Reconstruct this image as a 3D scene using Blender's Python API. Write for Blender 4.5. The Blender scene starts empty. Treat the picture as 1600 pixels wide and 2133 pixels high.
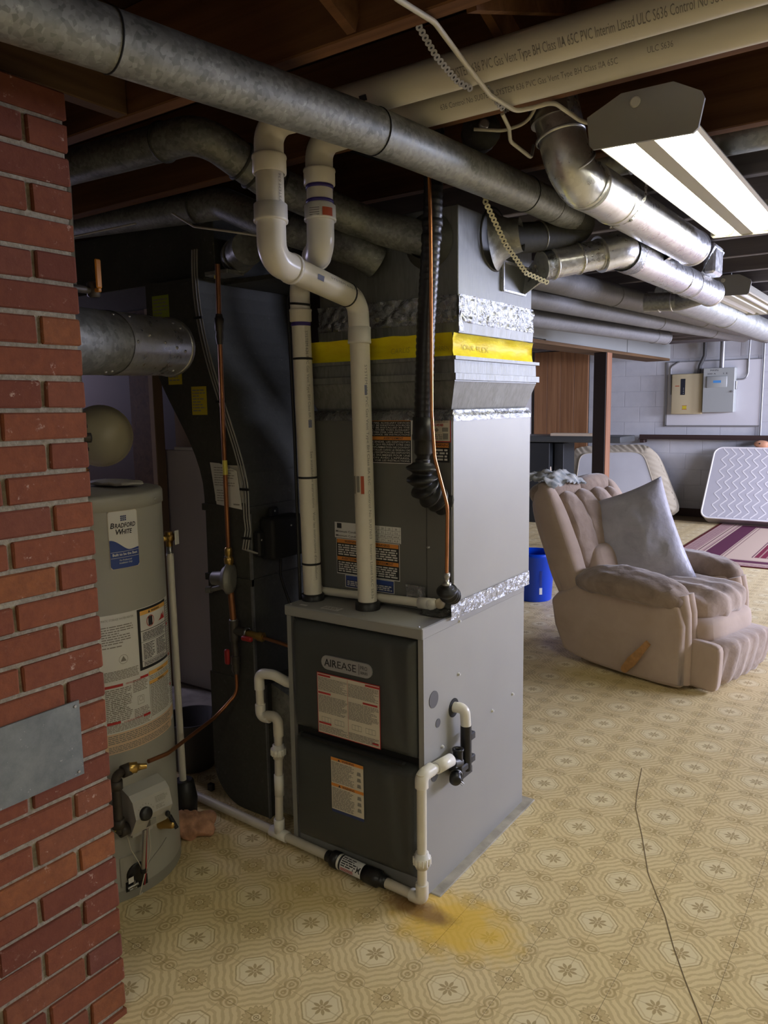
import bpy, bmesh, math, random
from math import sin, cos, pi, radians, sqrt, atan2
from mathutils import Vector, Matrix, noise as mnoise

scene = bpy.context.scene
COL = scene.collection
random.seed(7)

# ------------------------------------------------------------------ camera
CAMH = 1.48
yaw, pitch, roll = radians(34.913), radians(7.874), radians(-0.910)
fw = Vector((-sin(yaw)*cos(pitch), cos(yaw)*cos(pitch), -sin(pitch)))
rt0 = Vector((cos(yaw), sin(yaw), 0)); up0 = rt0.cross(fw)
rt = rt0*cos(roll) + up0*sin(roll); up = -rt0*sin(roll) + up0*cos(roll)
cd = bpy.data.cameras.new('camera'); cam = bpy.data.objects.new('camera', cd); COL.objects.link(cam)
cd.sensor_fit = 'VERTICAL'; cd.sensor_height = 36.0; cd.lens = 36.0*1613.0/2133.0
cd.clip_start = 0.02; cd.clip_end = 60
m = Matrix((rt, up, -fw)).transposed().to_4x4(); m.translation = Vector((0, 0, CAMH))
cam.matrix_world = m
scene.camera = cam

# ------------------------------------------------------------------ world, exposure, daylight
vs = scene.view_settings
vs.view_transform = 'Standard'; vs.look = 'None'; vs.gamma = 1.0; vs.use_curve_mapping = False
vs.exposure = 0.68
w = bpy.data.worlds.new('world'); scene.world = w; w.use_nodes = True
w.node_tree.nodes['Background'].inputs[0].default_value = (0.50, 0.58, 0.85, 1)
w.node_tree.nodes['Background'].inputs[1].default_value = 0.5
cy = scene.cycles; cy.max_bounces = 8; cy.diffuse_bounces = 4; cy.glossy_bounces = 4; cy.transmission_bounces = 2
TUBE = 12.0; TUBE_FILL = 23.0  # second strength drives the added fill lights, brighter than the visible fixture
def area(name, loc, target, sx, sy, power, color):
    l = bpy.data.lights.new(name, 'AREA'); l.shape = 'RECTANGLE'; l.size = sx; l.size_y = sy
    l.energy = power; l.color = color
    o = bpy.data.objects.new(name, l); COL.objects.link(o); o.location = loc
    o.rotation_euler = (Vector(target)-Vector(loc)).to_track_quat('-Z', 'Y').to_euler()
    return o
# daylight entering through the basement windows in the right-hand wall
area('window_daylight', (2.50, 6.2, 1.72), (0.0, 6.4, 0.3), 2.6, 0.62, 150, (0.70, 0.73, 1.0))
area('window_daylight_far', (2.50, 9.0, 1.72), (-1.0, 9.2, 0.4), 1.6, 0.62, 220, (0.74, 0.77, 1.0))
area('window_daylight_side', (-4.5, 2.14, 1.72), (-2.8, 2.3, 0.6), 0.36, 0.5, 5, (0.72, 0.66, 1.0))

# ------------------------------------------------------------------ node helpers
class X:
    """a socket with arithmetic"""
    def __init__(s, t, k): s.t = t; s.k = k
    def op(s, o, *a, clamp=False):
        n = s.t.nodes.new('ShaderNodeMath'); n.operation = o; n.use_clamp = clamp
        for i, v in enumerate((s,)+a):
            if isinstance(v, X): s.t.links.new(v.k, n.inputs[i])
            else: n.inputs[i].default_value = v
        return X(s.t, n.outputs[0])
    def __add__(s, o): return s.op('ADD', o)
    __radd__ = __add__
    def __sub__(s, o): return s.op('SUBTRACT', o)
    def __rsub__(s, o): return (s*-1.0)+o
    def __mul__(s, o): return s.op('MULTIPLY', o)
    __rmul__ = __mul__
    def __truediv__(s, o): return s.op('DIVIDE', o)
    def abs(s): return s.op('ABSOLUTE')
    def sin(s): return s.op('SINE')
    def cos(s): return s.op('COSINE')
    def sqrt(s): return s.op('SQRT')
    def pow(s, e): return s.op('POWER', e)
    def fract(s): return s.op('FRACT')
    def floor(s): return s.op('FLOOR')
    def max(s, o): return s.op('MAXIMUM', o)
    def min(s, o): return s.op('MINIMUM', o)
    def atan2(s, o): return s.op('ARCTAN2', o)
    def sat(s): return s.op('ADD', 0.0, clamp=True)
    def step(s, a, b):
        """0 below a, 1 above b (b may be lower than a)"""
        return ((s-a)*(1.0/(b-a))).sat()
class Mat:
    def __init__(s, name, rough=0.5, metal=0.0, color=(.5, .5, .5), spec=0.5):
        s.m = bpy.data.materials.new(name); s.m.use_nodes = True
        s.t = s.m.node_tree; s.b = s.t.nodes['Principled BSDF']
        s.b.inputs['Roughness'].default_value = rough; s.b.inputs['Metallic'].default_value = metal
        s.b.inputs['Base Color'].default_value = (*color, 1)
        s.b.inputs['Specular IOR Level'].default_value = spec
        s.m.diffuse_color = (*color, 1)
    def node(s, kind, **kw):
        n = s.t.nodes.new(kind)
        for k, v in kw.items(): setattr(n, k, v)
        return n
    def coord(s, which='Object'):
        if which == 'World': return s.node('ShaderNodeNewGeometry').outputs['Position']
        return s.node('ShaderNodeTexCoord').outputs[which]
    def xyz(s, sock):
        n = s.node('ShaderNodeSeparateXYZ'); s.t.links.new(sock, n.inputs[0])
        return [X(s.t, n.outputs[i]) for i in range(3)]
    def comb(s, a, b, c=0.0):
        n = s.node('ShaderNodeCombineXYZ')
        for i, v in enumerate((a, b, c)):
            if isinstance(v, X): s.t.links.new(v.k, n.inputs[i])
            else: n.inputs[i].default_value = v
        return n.outputs[0]
    def scaled(s, sock, sc):
        n = s.node('ShaderNodeMapping'); s.t.links.new(sock, n.inputs[0]); n.inputs['Scale'].default_value = sc
        return n.outputs[0]
    def noise(s, sock, scale=5, detail=3, rough=.5, dist=0.0):
        n = s.node('ShaderNodeTexNoise'); s.t.links.new(sock, n.inputs['Vector'])
        n.inputs['Scale'].default_value = scale; n.inputs['Detail'].default_value = detail
        n.inputs['Roughness'].default_value = rough; n.inputs['Distortion'].default_value = dist
        return X(s.t, n.outputs[0])
    def voro(s, sock, scale=5, out='Color', rnd=1.0, feature='F1'):
        n = s.node('ShaderNodeTexVoronoi', feature=feature); s.t.links.new(sock, n.inputs['Vector'])
        n.inputs['Scale'].default_value = scale; n.inputs['Randomness'].default_value = rnd
        return n.outputs[out]
    def mix(s, f, a, b):
        n = s.node('ShaderNodeMix', data_type='RGBA')
        for i, v in ((0, f), (6, a), (7, b)):
            if isinstance(v, X): s.t.links.new(v.k, n.inputs[i])
            elif isinstance(v, bpy.types.NodeSocket): s.t.links.new(v, n.inputs[i])
            else: n.inputs[i].default_value = v if i == 0 else (*v, 1)
        return n.outputs[2]
    def ramp(s, f, stops):
        n = s.node('ShaderNodeValToRGB'); s.t.links.new(f.k if isinstance(f, X) else f, n.inputs[0])
        e = n.color_ramp.elements
        while len(e) < len(stops): e.new(0.5)
        for q, (p, c) in zip(e, stops): q.position = p; q.color = (*c, 1)
        return n.outputs[0]
    def col(s, sock): s.t.links.new(sock, s.b.inputs['Base Color']); return s
    def rgh(s, x): s.t.links.new(x.k, s.b.inputs['Roughness']); return s
    def bump(s, x, strength=.3, dist=.01):
        n = s.node('ShaderNodeBump'); n.inputs['Strength'].default_value = strength; n.inputs['Distance'].default_value = dist
        s.t.links.new(x.k, n.inputs['Height']); s.t.links.new(n.outputs[0], s.b.inputs['Normal']); return s
    def emit(s, c, k):
        s.b.inputs['Emission Color'].default_value = (*c, 1); s.b.inputs['Emission Strength'].default_value = k; return s

MT = {}
def plain(name, color, rough=.5, metal=0., spec=.5, var=0., vscale=6., bump=0., bscale=80.):
    k = Mat(name, rough, metal, color, spec)
    if var:
        n = k.noise(k.coord('World'), vscale, 4)
        k.col(k.mix(n.step(.3, .7), tuple(c*(1-var) for c in color), tuple(min(1, c*(1+var)) for c in color)))
    if bump: k.bump(k.noise(k.coord('World'), bscale, 3), bump, .004)
    MT[name] = k.m
    return k.m

# ------------------------------------------------------------------ mesh builder
def frame(d):
    d = Vector(d).normalized()
    a = Vector((0, 0, 1)) if abs(d.z) < .9 else Vector((1, 0, 0))
    x = a.cross(d).normalized(); return x, d.cross(x).normalized(), d
def fillet(pts, r, n=7):
    """round the corners of a polyline"""
    pts = [Vector(p) for p in pts]; out = [pts[0]]
    for i in range(1, len(pts)-1):
        p = pts[i]; rr = r[i-1] if isinstance(r, (list, tuple)) else r
        a = (pts[i-1]-p); b = (pts[i+1]-p); la, lb = a.length, b.length; a.normalize(); b.normalize()
        ang = a.angle(b, pi)
        if ang > pi-1e-3 or rr <= 0: out.append(p); continue
        t = min(rr/math.tan(ang/2), la*.49, lb*.49); rad = t*math.tan(ang/2)
        c = p+(a+b).normalized()*(rad/sin(ang/2))
        s = p+a*t-c; e = p+b*t-c; om = s.angle(e)
        for k in range(n+1):
            f = k/n; out.append(c+(s*sin((1-f)*om)+e*sin(f*om))/sin(om))
    out.append(pts[-1]); return out
class MB:
    def __init__(s): s.v = []; s.f = []; s.sm = []
    def add(s, vs, fs, smooth=False):
        o = len(s.v); s.v += [tuple(p) for p in vs]
        s.f += [tuple(i+o for i in f) for f in fs]; s.sm += [smooth]*len(fs); return s
    def box(s, x0, x1, y0, y1, z0, z1, bev=0., seg=2, rot=None, piv=None):
        if bev:
            b = bmesh.new(); bmesh.ops.create_cube(b, size=1)
            for p in b.verts: p.co = Vector((x0+(p.co.x+.5)*(x1-x0), y0+(p.co.y+.5)*(y1-y0), z0+(p.co.z+.5)*(z1-z0)))
            bmesh.ops.bevel(b, geom=list(b.edges), offset=bev, segments=seg, profile=.5, affect='EDGES')
            vs = [p.co.copy() for p in b.verts]; b.verts.index_update(); fs = [[q.index for q in f.verts] for f in b.faces]; b.free()
        else:
            vs = [Vector((x, y, z)) for z in (z0, z1) for y in (y0, y1) for x in (x0, x1)]
            fs = [(0, 2, 3, 1), (4, 5, 7, 6), (0, 1, 5, 4), (2, 6, 7, 3), (0, 4, 6, 2), (1, 3, 7, 5)]
        if rot is not None:
            piv = Vector(piv) if piv is not None else Vector(((x0+x1)/2, (y0+y1)/2, (z0+z1)/2))
            vs = [piv+rot@(p-piv) for p in vs]
        return s.add(vs, fs, bool(bev) and seg > 1)
    def bar(s, p, q, wd, th, upv=(0, 0, 1)):
        p, q = Vector(p), Vector(q); d = (q-p).normalized(); x = d.cross(Vector(upv)).normalized(); y = x.cross(d)
        vs = [e+x*a*wd/2+y*b*th/2 for e in (p, q) for b in (-1, 1) for a in (-1, 1)]
        return s.add(vs, [(0, 1, 3, 2), (4, 6, 7, 5), (0, 4, 5, 1), (2, 3, 7, 6), (0, 2, 6, 4), (1, 5, 7, 3)])
    def tube(s, pts, r, n=16, cap=True, twist=0.):
        pts = [Vector(p) for p in pts]; N = len(pts)
        rs = r if isinstance(r, (list, tuple)) else [r]*N
        ds = []
        for i in range(N):
            a = pts[max(i-1, 0)]; b = pts[min(i+1, N-1)]; ds.append((b-a).normalized())
        x, y, _ = frame(ds[0]); vs = []; fs = []
        for i in range(N):
            if i:
                x = (x-ds[i]*x.dot(ds[i])).normalized(); y = ds[i].cross(x)
            for k in range(n):
                a = 2*pi*k/n; vs.append(pts[i]+(x*cos(a)+y*sin(a))*rs[i])
        for i in range(N-1):
            for k in range(n):
                k2 = (k+1) % n; fs.append((i*n+k, i*n+k2, (i+1)*n+k2, (i+1)*n+k))
        s.add(vs, fs, True)
        if cap:
            s.add(vs[:n], [tuple(range(n-1, -1, -1))]); s.add(vs[-n:], [tuple(range(n))])
        return s
    def cyl(s, p, q, r, n=16, r2=None, cap=True): return s.tube([p, q], [r, r if r2 is None else r2], n, cap)
    def lathe(s, c, axis, prof, n=24, cap=True):
        """prof: (distance along axis, radius)"""
        c = Vector(c); x, y, d = frame(axis); vs = []; fs = []; N = len(prof)
        for h, r in prof:
            for k in range(n): a = 2*pi*k/n; vs.append(c+d*h+(x*cos(a)+y*sin(a))*r)
        for i in range(N-1):
            for k in range(n): k2 = (k+1) % n; fs.append((i*n+k, i*n+k2, (i+1)*n+k2, (i+1)*n+k))
        s.add(vs, fs, True)
        if cap:
            if prof[0][1] > 1e-5: s.add(vs[:n], [tuple(range(n-1, -1, -1))])
            if prof[-1][1] > 1e-5: s.add(vs[-n:], [tuple(range(n))])
        return s
    def ball(s, c, r, n=12):
        r = r if isinstance(r, (tuple, list)) else (r, r, r); c = Vector(c); vs = []; fs = []
        for i in range(n+1):
            t = pi*i/n
            for k in range(2*n): a = pi*k/n; vs.append(c+Vector((r[0]*sin(t)*cos(a), r[1]*sin(t)*sin(a), r[2]*cos(t))))
        for i in range(n):
            for k in range(2*n): k2 = (k+1) % (2*n); fs.append((i*2*n+k, (i+1)*2*n+k, (i+1)*2*n+k2, i*2*n+k2))
        return s.add(vs, fs, True)
    def prism(s, poly, mp, t0, t1, smooth=False):
        """poly of (u,v) swept from t0 to t1; mp(u,v,t)->point"""
        n = len(poly); vs = [Vector(mp(u, v, t0)) for u, v in poly]+[Vector(mp(u, v, t1)) for u, v in poly]
        s.add(vs, [tuple(range(n))[::-1], tuple(range(n, 2*n))])
        return s.add(vs, [(i, (i+1) % n, (i+1) % n+n, i+n) for i in range(n)], smooth)
    def sell(s, c, size, e=4., n=10, fn=None, rot=None):
        """soft box: a cube sphere pushed out towards a superellipsoid"""
        c = Vector(c); vs = []; fs = []
        h = [d/2 for d in size]
        for ax in range(3):
            for sg in (-1, 1):
                o = len(vs)
                for i in range(n+1):
                    for j in range(n+1):
                        p = [0, 0, 0]; p[ax] = sg; p[(ax+1) % 3] = -1+2*i/n; p[(ax+2) % 3] = -1+2*j/n
                        L = sum(abs(q)**e for q in p)**(1/e); q = Vector([p[k]/L*h[k] for k in range(3)])
                        if fn: q = fn(q)
                        if rot is not None: q = rot@q
                        vs.append(c+q)
                for i in range(n):
                    for j in range(n):
                        a = o+i*(n+1)+j; q = (a, a+n+1, a+n+2, a+1); fs.append(q if sg > 0 else q[::-1])
        return s.add(vs, fs, True)
    def grid(s, fn, nu, nv, smooth=True, flip=False):
        vs = [Vector(fn(i/nu, j/nv)) for i in range(nu+1) for j in range(nv+1)]; fs = []
        for i in range(nu):
            for j in range(nv):
                a = i*(nv+1)+j; q = (a, a+nv+1, a+nv+2, a+1); fs.append(q[::-1] if flip else q)
        return s.add(vs, fs, smooth)
    def flat(s, uvs, faces, mp): return s.add([mp(u, v) for u, v in uvs], faces)
    def rect(s, u0, u1, v0, v1, mp, nu=1):
        for i in range(nu):
            a = u0+(u1-u0)*i/nu; b = u0+(u1-u0)*(i+1)/nu
            s.add([mp(a, v0), mp(b, v0), mp(b, v1), mp(a, v1)], [(0, 1, 2, 3)], nu > 1)
        return s
    def build(s, name, mat, parent=None, weld=False):
        b = BASE.get(parent.name, Vector()) if parent else Vector()
        me = bpy.data.meshes.new(name)
        me.from_pydata([(p[0]-b.x, p[1]-b.y, p[2]-b.z) for p in s.v], [], s.f)
        me.polygons.foreach_set('use_smooth', s.sm)
        if weld:
            q = bmesh.new(); q.from_mesh(me); bmesh.ops.remove_doubles(q, verts=q.verts, dist=1e-5)
            bmesh.ops.recalc_face_normals(q, faces=q.faces); q.to_mesh(me); q.free()
        for k in (mat if isinstance(mat, (list, tuple)) else [mat]): me.materials.append(k if not isinstance(k, str) else MT[k])
        me.update()
        o = bpy.data.objects.new(name, me); COL.objects.link(o)
        if parent: o.parent = parent; BASE[o.name] = b
        else: BASE[o.name] = Vector()
        return o
BASE = {}
def tag(o, label=None, cat=None, group=None, kind=None):
    if label: o['label'] = label
    if cat: o['category'] = cat
    if group: o['group'] = group
    if kind: o['kind'] = kind
    return o
def thing(name, label, cat, loc=(0, 0, 0), group=None, kind=None):
    o = bpy.data.objects.new(name, None); COL.objects.link(o); o.location = loc; o.empty_display_size = .05
    BASE[o.name] = Vector(loc); return tag(o, label, cat, group, kind)
def solo(mb, name, mat, label, cat, group=None, weld=False):
    """a thing that is one mesh, its origin at its own base"""
    n = len(mb.v); c = Vector((sum(p[0] for p in mb.v)/n, sum(p[1] for p in mb.v)/n, min(p[2] for p in mb.v)))
    mb.v = [(p[0]-c.x, p[1]-c.y, p[2]-c.z) for p in mb.v]
    o = mb.build(name, mat, None, weld); o.location = c; return tag(o, label, cat, group)
def struct(mb, name, mat):
    o = mb.build(name, mat); o['kind'] = 'structure'; return o
def piece(name, mesh, parent, loc, rot=None):
    o = bpy.data.objects.new(name, mesh); COL.objects.link(o); o.parent = parent
    o.location = Vector(loc)-BASE.get(parent.name, Vector())
    if rot: o.rotation_euler = rot
    return o

# ------------------------------------------------------------------ lettering
_tc = {}
def text2d(txt, size=1., bold=0., shear=0., align='LEFT'):
    key = (txt, bold, shear, align)
    if key not in _tc:
        c = bpy.data.curves.new('t', 'FONT'); c.body = txt; c.size = 1; c.align_x = align; c.shear = shear; c.offset = bold
        c.resolution_u = 2
        o = bpy.data.objects.new('t', c); COL.objects.link(o)
        dg = bpy.context.evaluated_depsgraph_get(); me = o.evaluated_get(dg).to_mesh()
        _tc[key] = ([(p.co.x, p.co.y) for p in me.vertices], [tuple(p.vertices) for p in me.polygons])
        o.evaluated_get(dg).to_mesh_clear(); bpy.data.objects.remove(o); bpy.data.curves.remove(c)
    vs, fs = _tc[key]
    return [(x*size, y*size) for x, y in vs], fs
def put_text(mb, txt, u, v, size, mp, bold=0., shear=0., align='CENTER', width=None, sx=1.):
    vs, fs = text2d(txt, size, bold, shear, 'LEFT')
    if not vs: return
    x0 = min(p[0] for p in vs); x1 = max(p[0] for p in vs)
    k = (width/(x1-x0) if width else sx); wd = (x1-x0)*k
    off = {'CENTER': -wd/2, 'LEFT': 0, 'RIGHT': -wd}[align]
    mb.add([mp(u+off+(x-x0)*k, v+y) for x, y in vs], fs)
def print_lines(mb, u0, u1, v0, v1, rows, mp, seed=0, fill=.55, ragged=.25, wl=7):
    """rows of small print built as words"""
    r = random.Random(seed); h = (v1-v0)/rows; ch = h*fill
    for i in range(rows):
        v = v1-(i+.5)*h; u = u0; end = u1-(u1-u0)*ragged*r.random()**2
        while u < end:
            wd = min(ch*r.uniform(1.5, wl), end-u)
            if wd > ch*.4: mb.add([mp(u, v-ch/2), mp(u+wd, v-ch/2), mp(u+wd, v+ch/2), mp(u, v+ch/2)], [(0, 1, 2, 3)])
            u += wd+ch*.8
def yplane(y): return lambda u, v: (u, y, v)
def xplane(x): return lambda u, v: (x, u, v)
def onto_pipe(p, q, r, upref=(0, 0, 1), ang=0.):
    """u runs along the pipe from p, v wraps round it; ang turns the print round the pipe"""
    p, q = Vector(p), Vector(q); d = (q-p).normalized(); x = Vector(upref)-d*Vector(upref).dot(d); x.normalize(); y = d.cross(x)
    def mp(u, v):
        a = ang-v/r; return p+d*u+(x*cos(a)+y*sin(a))*(r+.0013)
    return mp
# ------------------------------------------------------------------ materials
def galv(name, c0, c1, rough=.42, metal=.75, scale=26., streak=None, spk=.5):
    k = Mat(name, rough, metal, c0); co = k.coord('World')
    if streak: co = k.scaled(co, streak)
    v = k.voro(co, scale*3.4); sc_ = k.node('ShaderNodeSeparateColor'); k.t.links.new(v, sc_.inputs[0]); s_ = X(k.t, sc_.outputs[0])
    n = k.noise(co, scale*.35, 4, .65); n2 = k.noise(co, scale*1.6, 4, .7, .6)
    f = (s_*.30+n*.75).step(.30, .85)
    c = k.mix(f, c0, c1); c = k.mix(n2.step(.60, .72)*n.step(.45, .6)*spk, c, tuple(min(1, q*1.7+.05) for q in c1))
    k.col(c); k.rgh(s_*.10+n*.2+(rough-.14)); MT[name] = k.m
galv('galv', (.27, .28, .26), (.50, .51, .48))
galv('galv_old', (.17, .18, .165), (.42, .43, .40), .5, .6, 34)
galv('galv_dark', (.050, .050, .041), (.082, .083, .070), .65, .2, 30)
galv('galv_new', (.60, .61, .62), (.80, .81, .82), .31, .82, 26, None, 0.)
galv('galv_sleeve', (.17, .175, .17), (.30, .31, .30), .5, .5, 16, (3, 3, .6), .2)
galv('galv_plenum', (.17, .175, .17), (.25, .26, .25), .48, .6, 14, (3, 3, .5), .1)
galv('galv_duct', (.145, .145, .145), (.22, .22, .215), .6, .35, 20)
k = Mat('foil_tape', .3, .95, (.33, .345, .36)); co = k.coord('World')
k.bump(k.noise(co, 55, 4, .6, 1.5), .55, .008); k.rgh(k.noise(co, 30, 2)*.25+.12); MT['foil_tape'] = k.m
k = Mat('yellow_fabric', .55, 0, (.85, .70, .0)); n = k.noise(k.scaled(k.coord('World'), (1, 1, 3)), 12, 3)
k.col(k.mix(n.step(.3, .7), (.80, .62, .0), (.92, .80, .01))); k.bump(n, .25, .02); MT['yellow_fabric'] = k.m
plain('paint_grey', (.315, .315, .30), .42, 0, .45, .04, 3)
plain('paint_grey_dark', (.15, .152, .14), .45, 0, .4, .05, 3)
plain('door_charcoal', (.058, .062, .060), .42, 0, .45, .06, 4, .06, 400)
plain('black_gap', (.008, .008, .008), .8)
plain('knockout', (.10, .10, .105), .5, .2)
plain('silver', (.62, .62, .62), .28, .8)
plain('screw_bright', (.66, .66, .64), .35, .3)
plain('steel', (.45, .45, .44), .35, .9)
plain('black_plastic', (.012, .012, .013), .38, 0, .5)
plain('black_rubber', (.014, .014, .014), .42, 0, .5, .1, 30)
plain('black_matte', (.012, .012, .013), .7)
plain('pvc', (.74, .70, .585), .32, 0, .5, .04, 3)
plain('pvc_white', (.78, .755, .68), .28, 0, .5, .03, 4)
plain('pvc_old', (.62, .575, .48), .38, 0, .45, .06, 8)
plain('primer_purple', (.05, .03, .20), .4)
plain('primer_stain', (.42, .38, .30), .4)
plain('ink', (.03, .03, .035), .6)
plain('ink_faint', (.26, .245, .21), .6)
plain('ink_blue', (.16, .18, .30), .6)
plain('paper', (.72, .71, .66), .6)
plain('paper_dim', (.55, .53, .47), .65)
plain('label_white', (.78, .78, .75), .4)
plain('label_cream', (.70, .64, .52), .5)
plain('label_peach', (.78, .58, .40), .5)
plain('label_black', (.022, .022, .024), .45)
plain('label_orange', (.80, .30, .05), .5)
plain('label_amber', (.85, .48, .12), .5)
plain('label_red', (.50, .03, .03), .5)
plain('label_blue', (.035, .075, .30), .35)
plain('label_navy', (.03, .05, .17), .45)
plain('label_yellow', (.62, .50, .03), .6)
plain('label_lime', (.30, .38, .03), .6)
plain('label_rust', (.42, .07, .02), .5)
plain('badge_silver', (.55, .55, .56), .35, .6)
plain('copper', (.62, .27, .11), .28, .9, .5, .15, 20)
plain('copper_gas', (.36, .15, .065), .36, .85, .5, .2, 20)
plain('copper_dull', (.30, .13, .06), .42, .75, .5, .2, 20)
plain('brass', (.50, .33, .10), .3, .9)
plain('iron_pipe', (.085, .075, .065), .5, .5, .5, .2, 30)
plain('cast_grey', (.24, .235, .21), .5, .4)
plain('valve_red', (.35, .02, .02), .4)
plain('handle_orange', (.55, .22, .02), .45)
plain('heater_enamel', (.40, .395, .35), .3, 0, .5, .02, 3)
plain('heater_dark', (.30, .295, .26), .4)
plain('control_grey', (.50, .50, .47), .4)
plain('tank_cream', (.66, .60, .40), .25, 0, .5)
plain('cable_white', (.66, .63, .52), .45)
plain('cable_grey', (.30, .29, .26), .5)
plain('cable_black', (.012, .012, .012), .45)
plain('tie_black', (.01, .01, .01), .5)
plain('strap_cream', (.60, .57, .40), .4, .3)
plain('strap_grey', (.22, .21, .18), .45, .5)
plain('fixture_enamel', (.62, .60, .50), .4)
plain('fixture_end', (.30, .295, .27), .5)
plain('tape_yellow', (.70, .60, .10), .5)
plain('insulation_foam', (.56, .31, .20), .95, 0, .1, .3, 30, .8, 60)
plain('board_white', (.62, .58, .56), .7, 0, .3, .06, 2)
plain('board_tan', (.32, .23, .14), .8, 0, .2, .1, 3)
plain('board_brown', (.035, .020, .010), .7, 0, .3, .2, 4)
plain('plank_red', (.10, .025, .012), .7, 0, .3, .2, 6)
plain('pot_grey', (.085, .08, .07), .7)
plain('concrete', (.38, .355, .30), .9, 0, .2, .25, 14, .4, 60)
plain('bucket_blue', (.0, .06, .62), .3)
plain('panel_cream', (.60, .52, .32), .4)
plain('panel_grey', (.36, .38, .36), .4)
plain('panel_grey_dark', (.27, .285, .27), .45)
plain('label_sky', (.08, .28, .60), .4)
plain('dark_display', (.02, .022, .03), .3)
plain('conduit', (.30, .30, .30), .4, .5)
plain('pipe_dark', (.06, .06, .06), .6)
plain('bed_rail', (.06, .035, .03), .5, .3)
plain('clay', (.55, .28, .16), .6, 0, .4, .15, 12)
plain('wood_handle', (.42, .22, .08), .4, 0, .5, .2, 40)
plain('plank_pale', (.72, .60, .46), .5)
plain('furniture_black', (.010, .012, .014), .45)
plain('furniture_grey', (.06, .065, .065), .5)
plain('base_dark', (.012, .010, .009), .8)
plain('mattress_white', (.52, .51, .53), .8, 0, .2)
plain('sheet_white', (.70, .70, .71), .75, 0, .2, .03, 4)
plain('sheet_cream', (.58, .51, .385), .8, 0, .2, .08, 9)
plain('piping_white', (.86, .84, .82), .7)
plain('mattress_side', (.46, .42, .42), .8)
plain('glass_grey', (.35, .38, .4), .1)
plain('window_frame', (.5, .5, .5), .5)

# wood joists
def wood(name, c0, c1, sc=(1.2, 30, 30), rough=.75):
    k = Mat(name, rough, 0, c0, .25); n = k.noise(k.scaled(k.coord('World'), sc), 1.0, 5, .6, .6)
    k.col(k.mix(n.step(.3, .75), c0, c1)); k.bump(n, .2, .004); MT[name] = k.m
wood('joist_wood', (.105, .045, .018), (.20, .095, .040))
wood('joist_grey', (.14, .125, .13), (.22, .20, .20))
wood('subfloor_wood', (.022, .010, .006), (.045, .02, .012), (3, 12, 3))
wood('header_wood', (.075, .04, .016), (.15, .085, .036), (30, 1.2, 30))
wood('veneer', (.19, .085, .035), (.34, .17, .075), (26, 26, .8), .45)
wood('post_face', (.20, .085, .045), (.34, .17, .09), (30, 30, 1.5), .6)
plain('post_dark', (.018, .010, .008), .5, 0, .4)

# brick and mortar
k = Mat('brick', .88, 0, (.3, .08, .04), .25); co = k.coord('World')
oi = X(k.t, k.node('ShaderNodeObjectInfo').outputs['Random'])
base = k.ramp(oi, [(0., (.150, .046, .027)), (.3, (.195, .062, .031)), (.55, (.235, .076, .033)), (.8, (.165, .058, .039)), (1., (.29, .105, .034))])
n1 = k.noise(co, 45, 5, .65); n2 = k.noise(co, 9, 4, .6)
c = k.mix(n1.step(.35, .75)*.55, base, (.12, .035, .022))
c = k.mix((k.noise(co, 48, 6, .75).step(.60, .68)*n2.step(.47, .60)).sat()*.85, c, (.50, .38, .30))
k.col(c); k.bump(n1*.6+n2*.5, .55, .006); MT['brick'] = k.m
k = Mat('mortar', .95, 0, (.33, .29, .21), .1); co = k.coord('World'); n1 = k.noise(co, 70, 5, .7)
k.col(k.mix(n1.step(.3, .7), (.23, .195, .135), (.43, .385, .29))); k.bump(n1, .8, .006); MT['mortar'] = k.m
k = Mat('slate_plate', .6, .35, (.2, .22, .21)); co = k.coord('World'); n1 = k.noise(co, 22, 5, .7)
c = k.mix(n1.step(.3, .7), (.13, .145, .14), (.215, .23, .215)); k.col(k.mix(k.noise(co, 90, 3, .7).step(.68, .74), c, (.42, .42, .38))); MT['slate_plate'] = k.m

# painted block wall
k = Mat('block_paint', .85, 0, (.5, .5, .5), .2); co = k.coord('World'); n1 = k.noise(co, 3, 5, .6)
k.col(k.mix(n1.step(.3, .75), (.47, .48, .50), (.58, .585, .60))); k.bump(k.noise(co, 90, 3), .3, .004); MT['block_paint'] = k.m
plain('block_joint', (.50, .505, .525), .9)
plain('wall_plain', (.50, .49, .47), .9, 0, .2, .08, 2)
plain('board_paint', (.60, .60, .61), .8, 0, .2, .03, 3)

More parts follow.
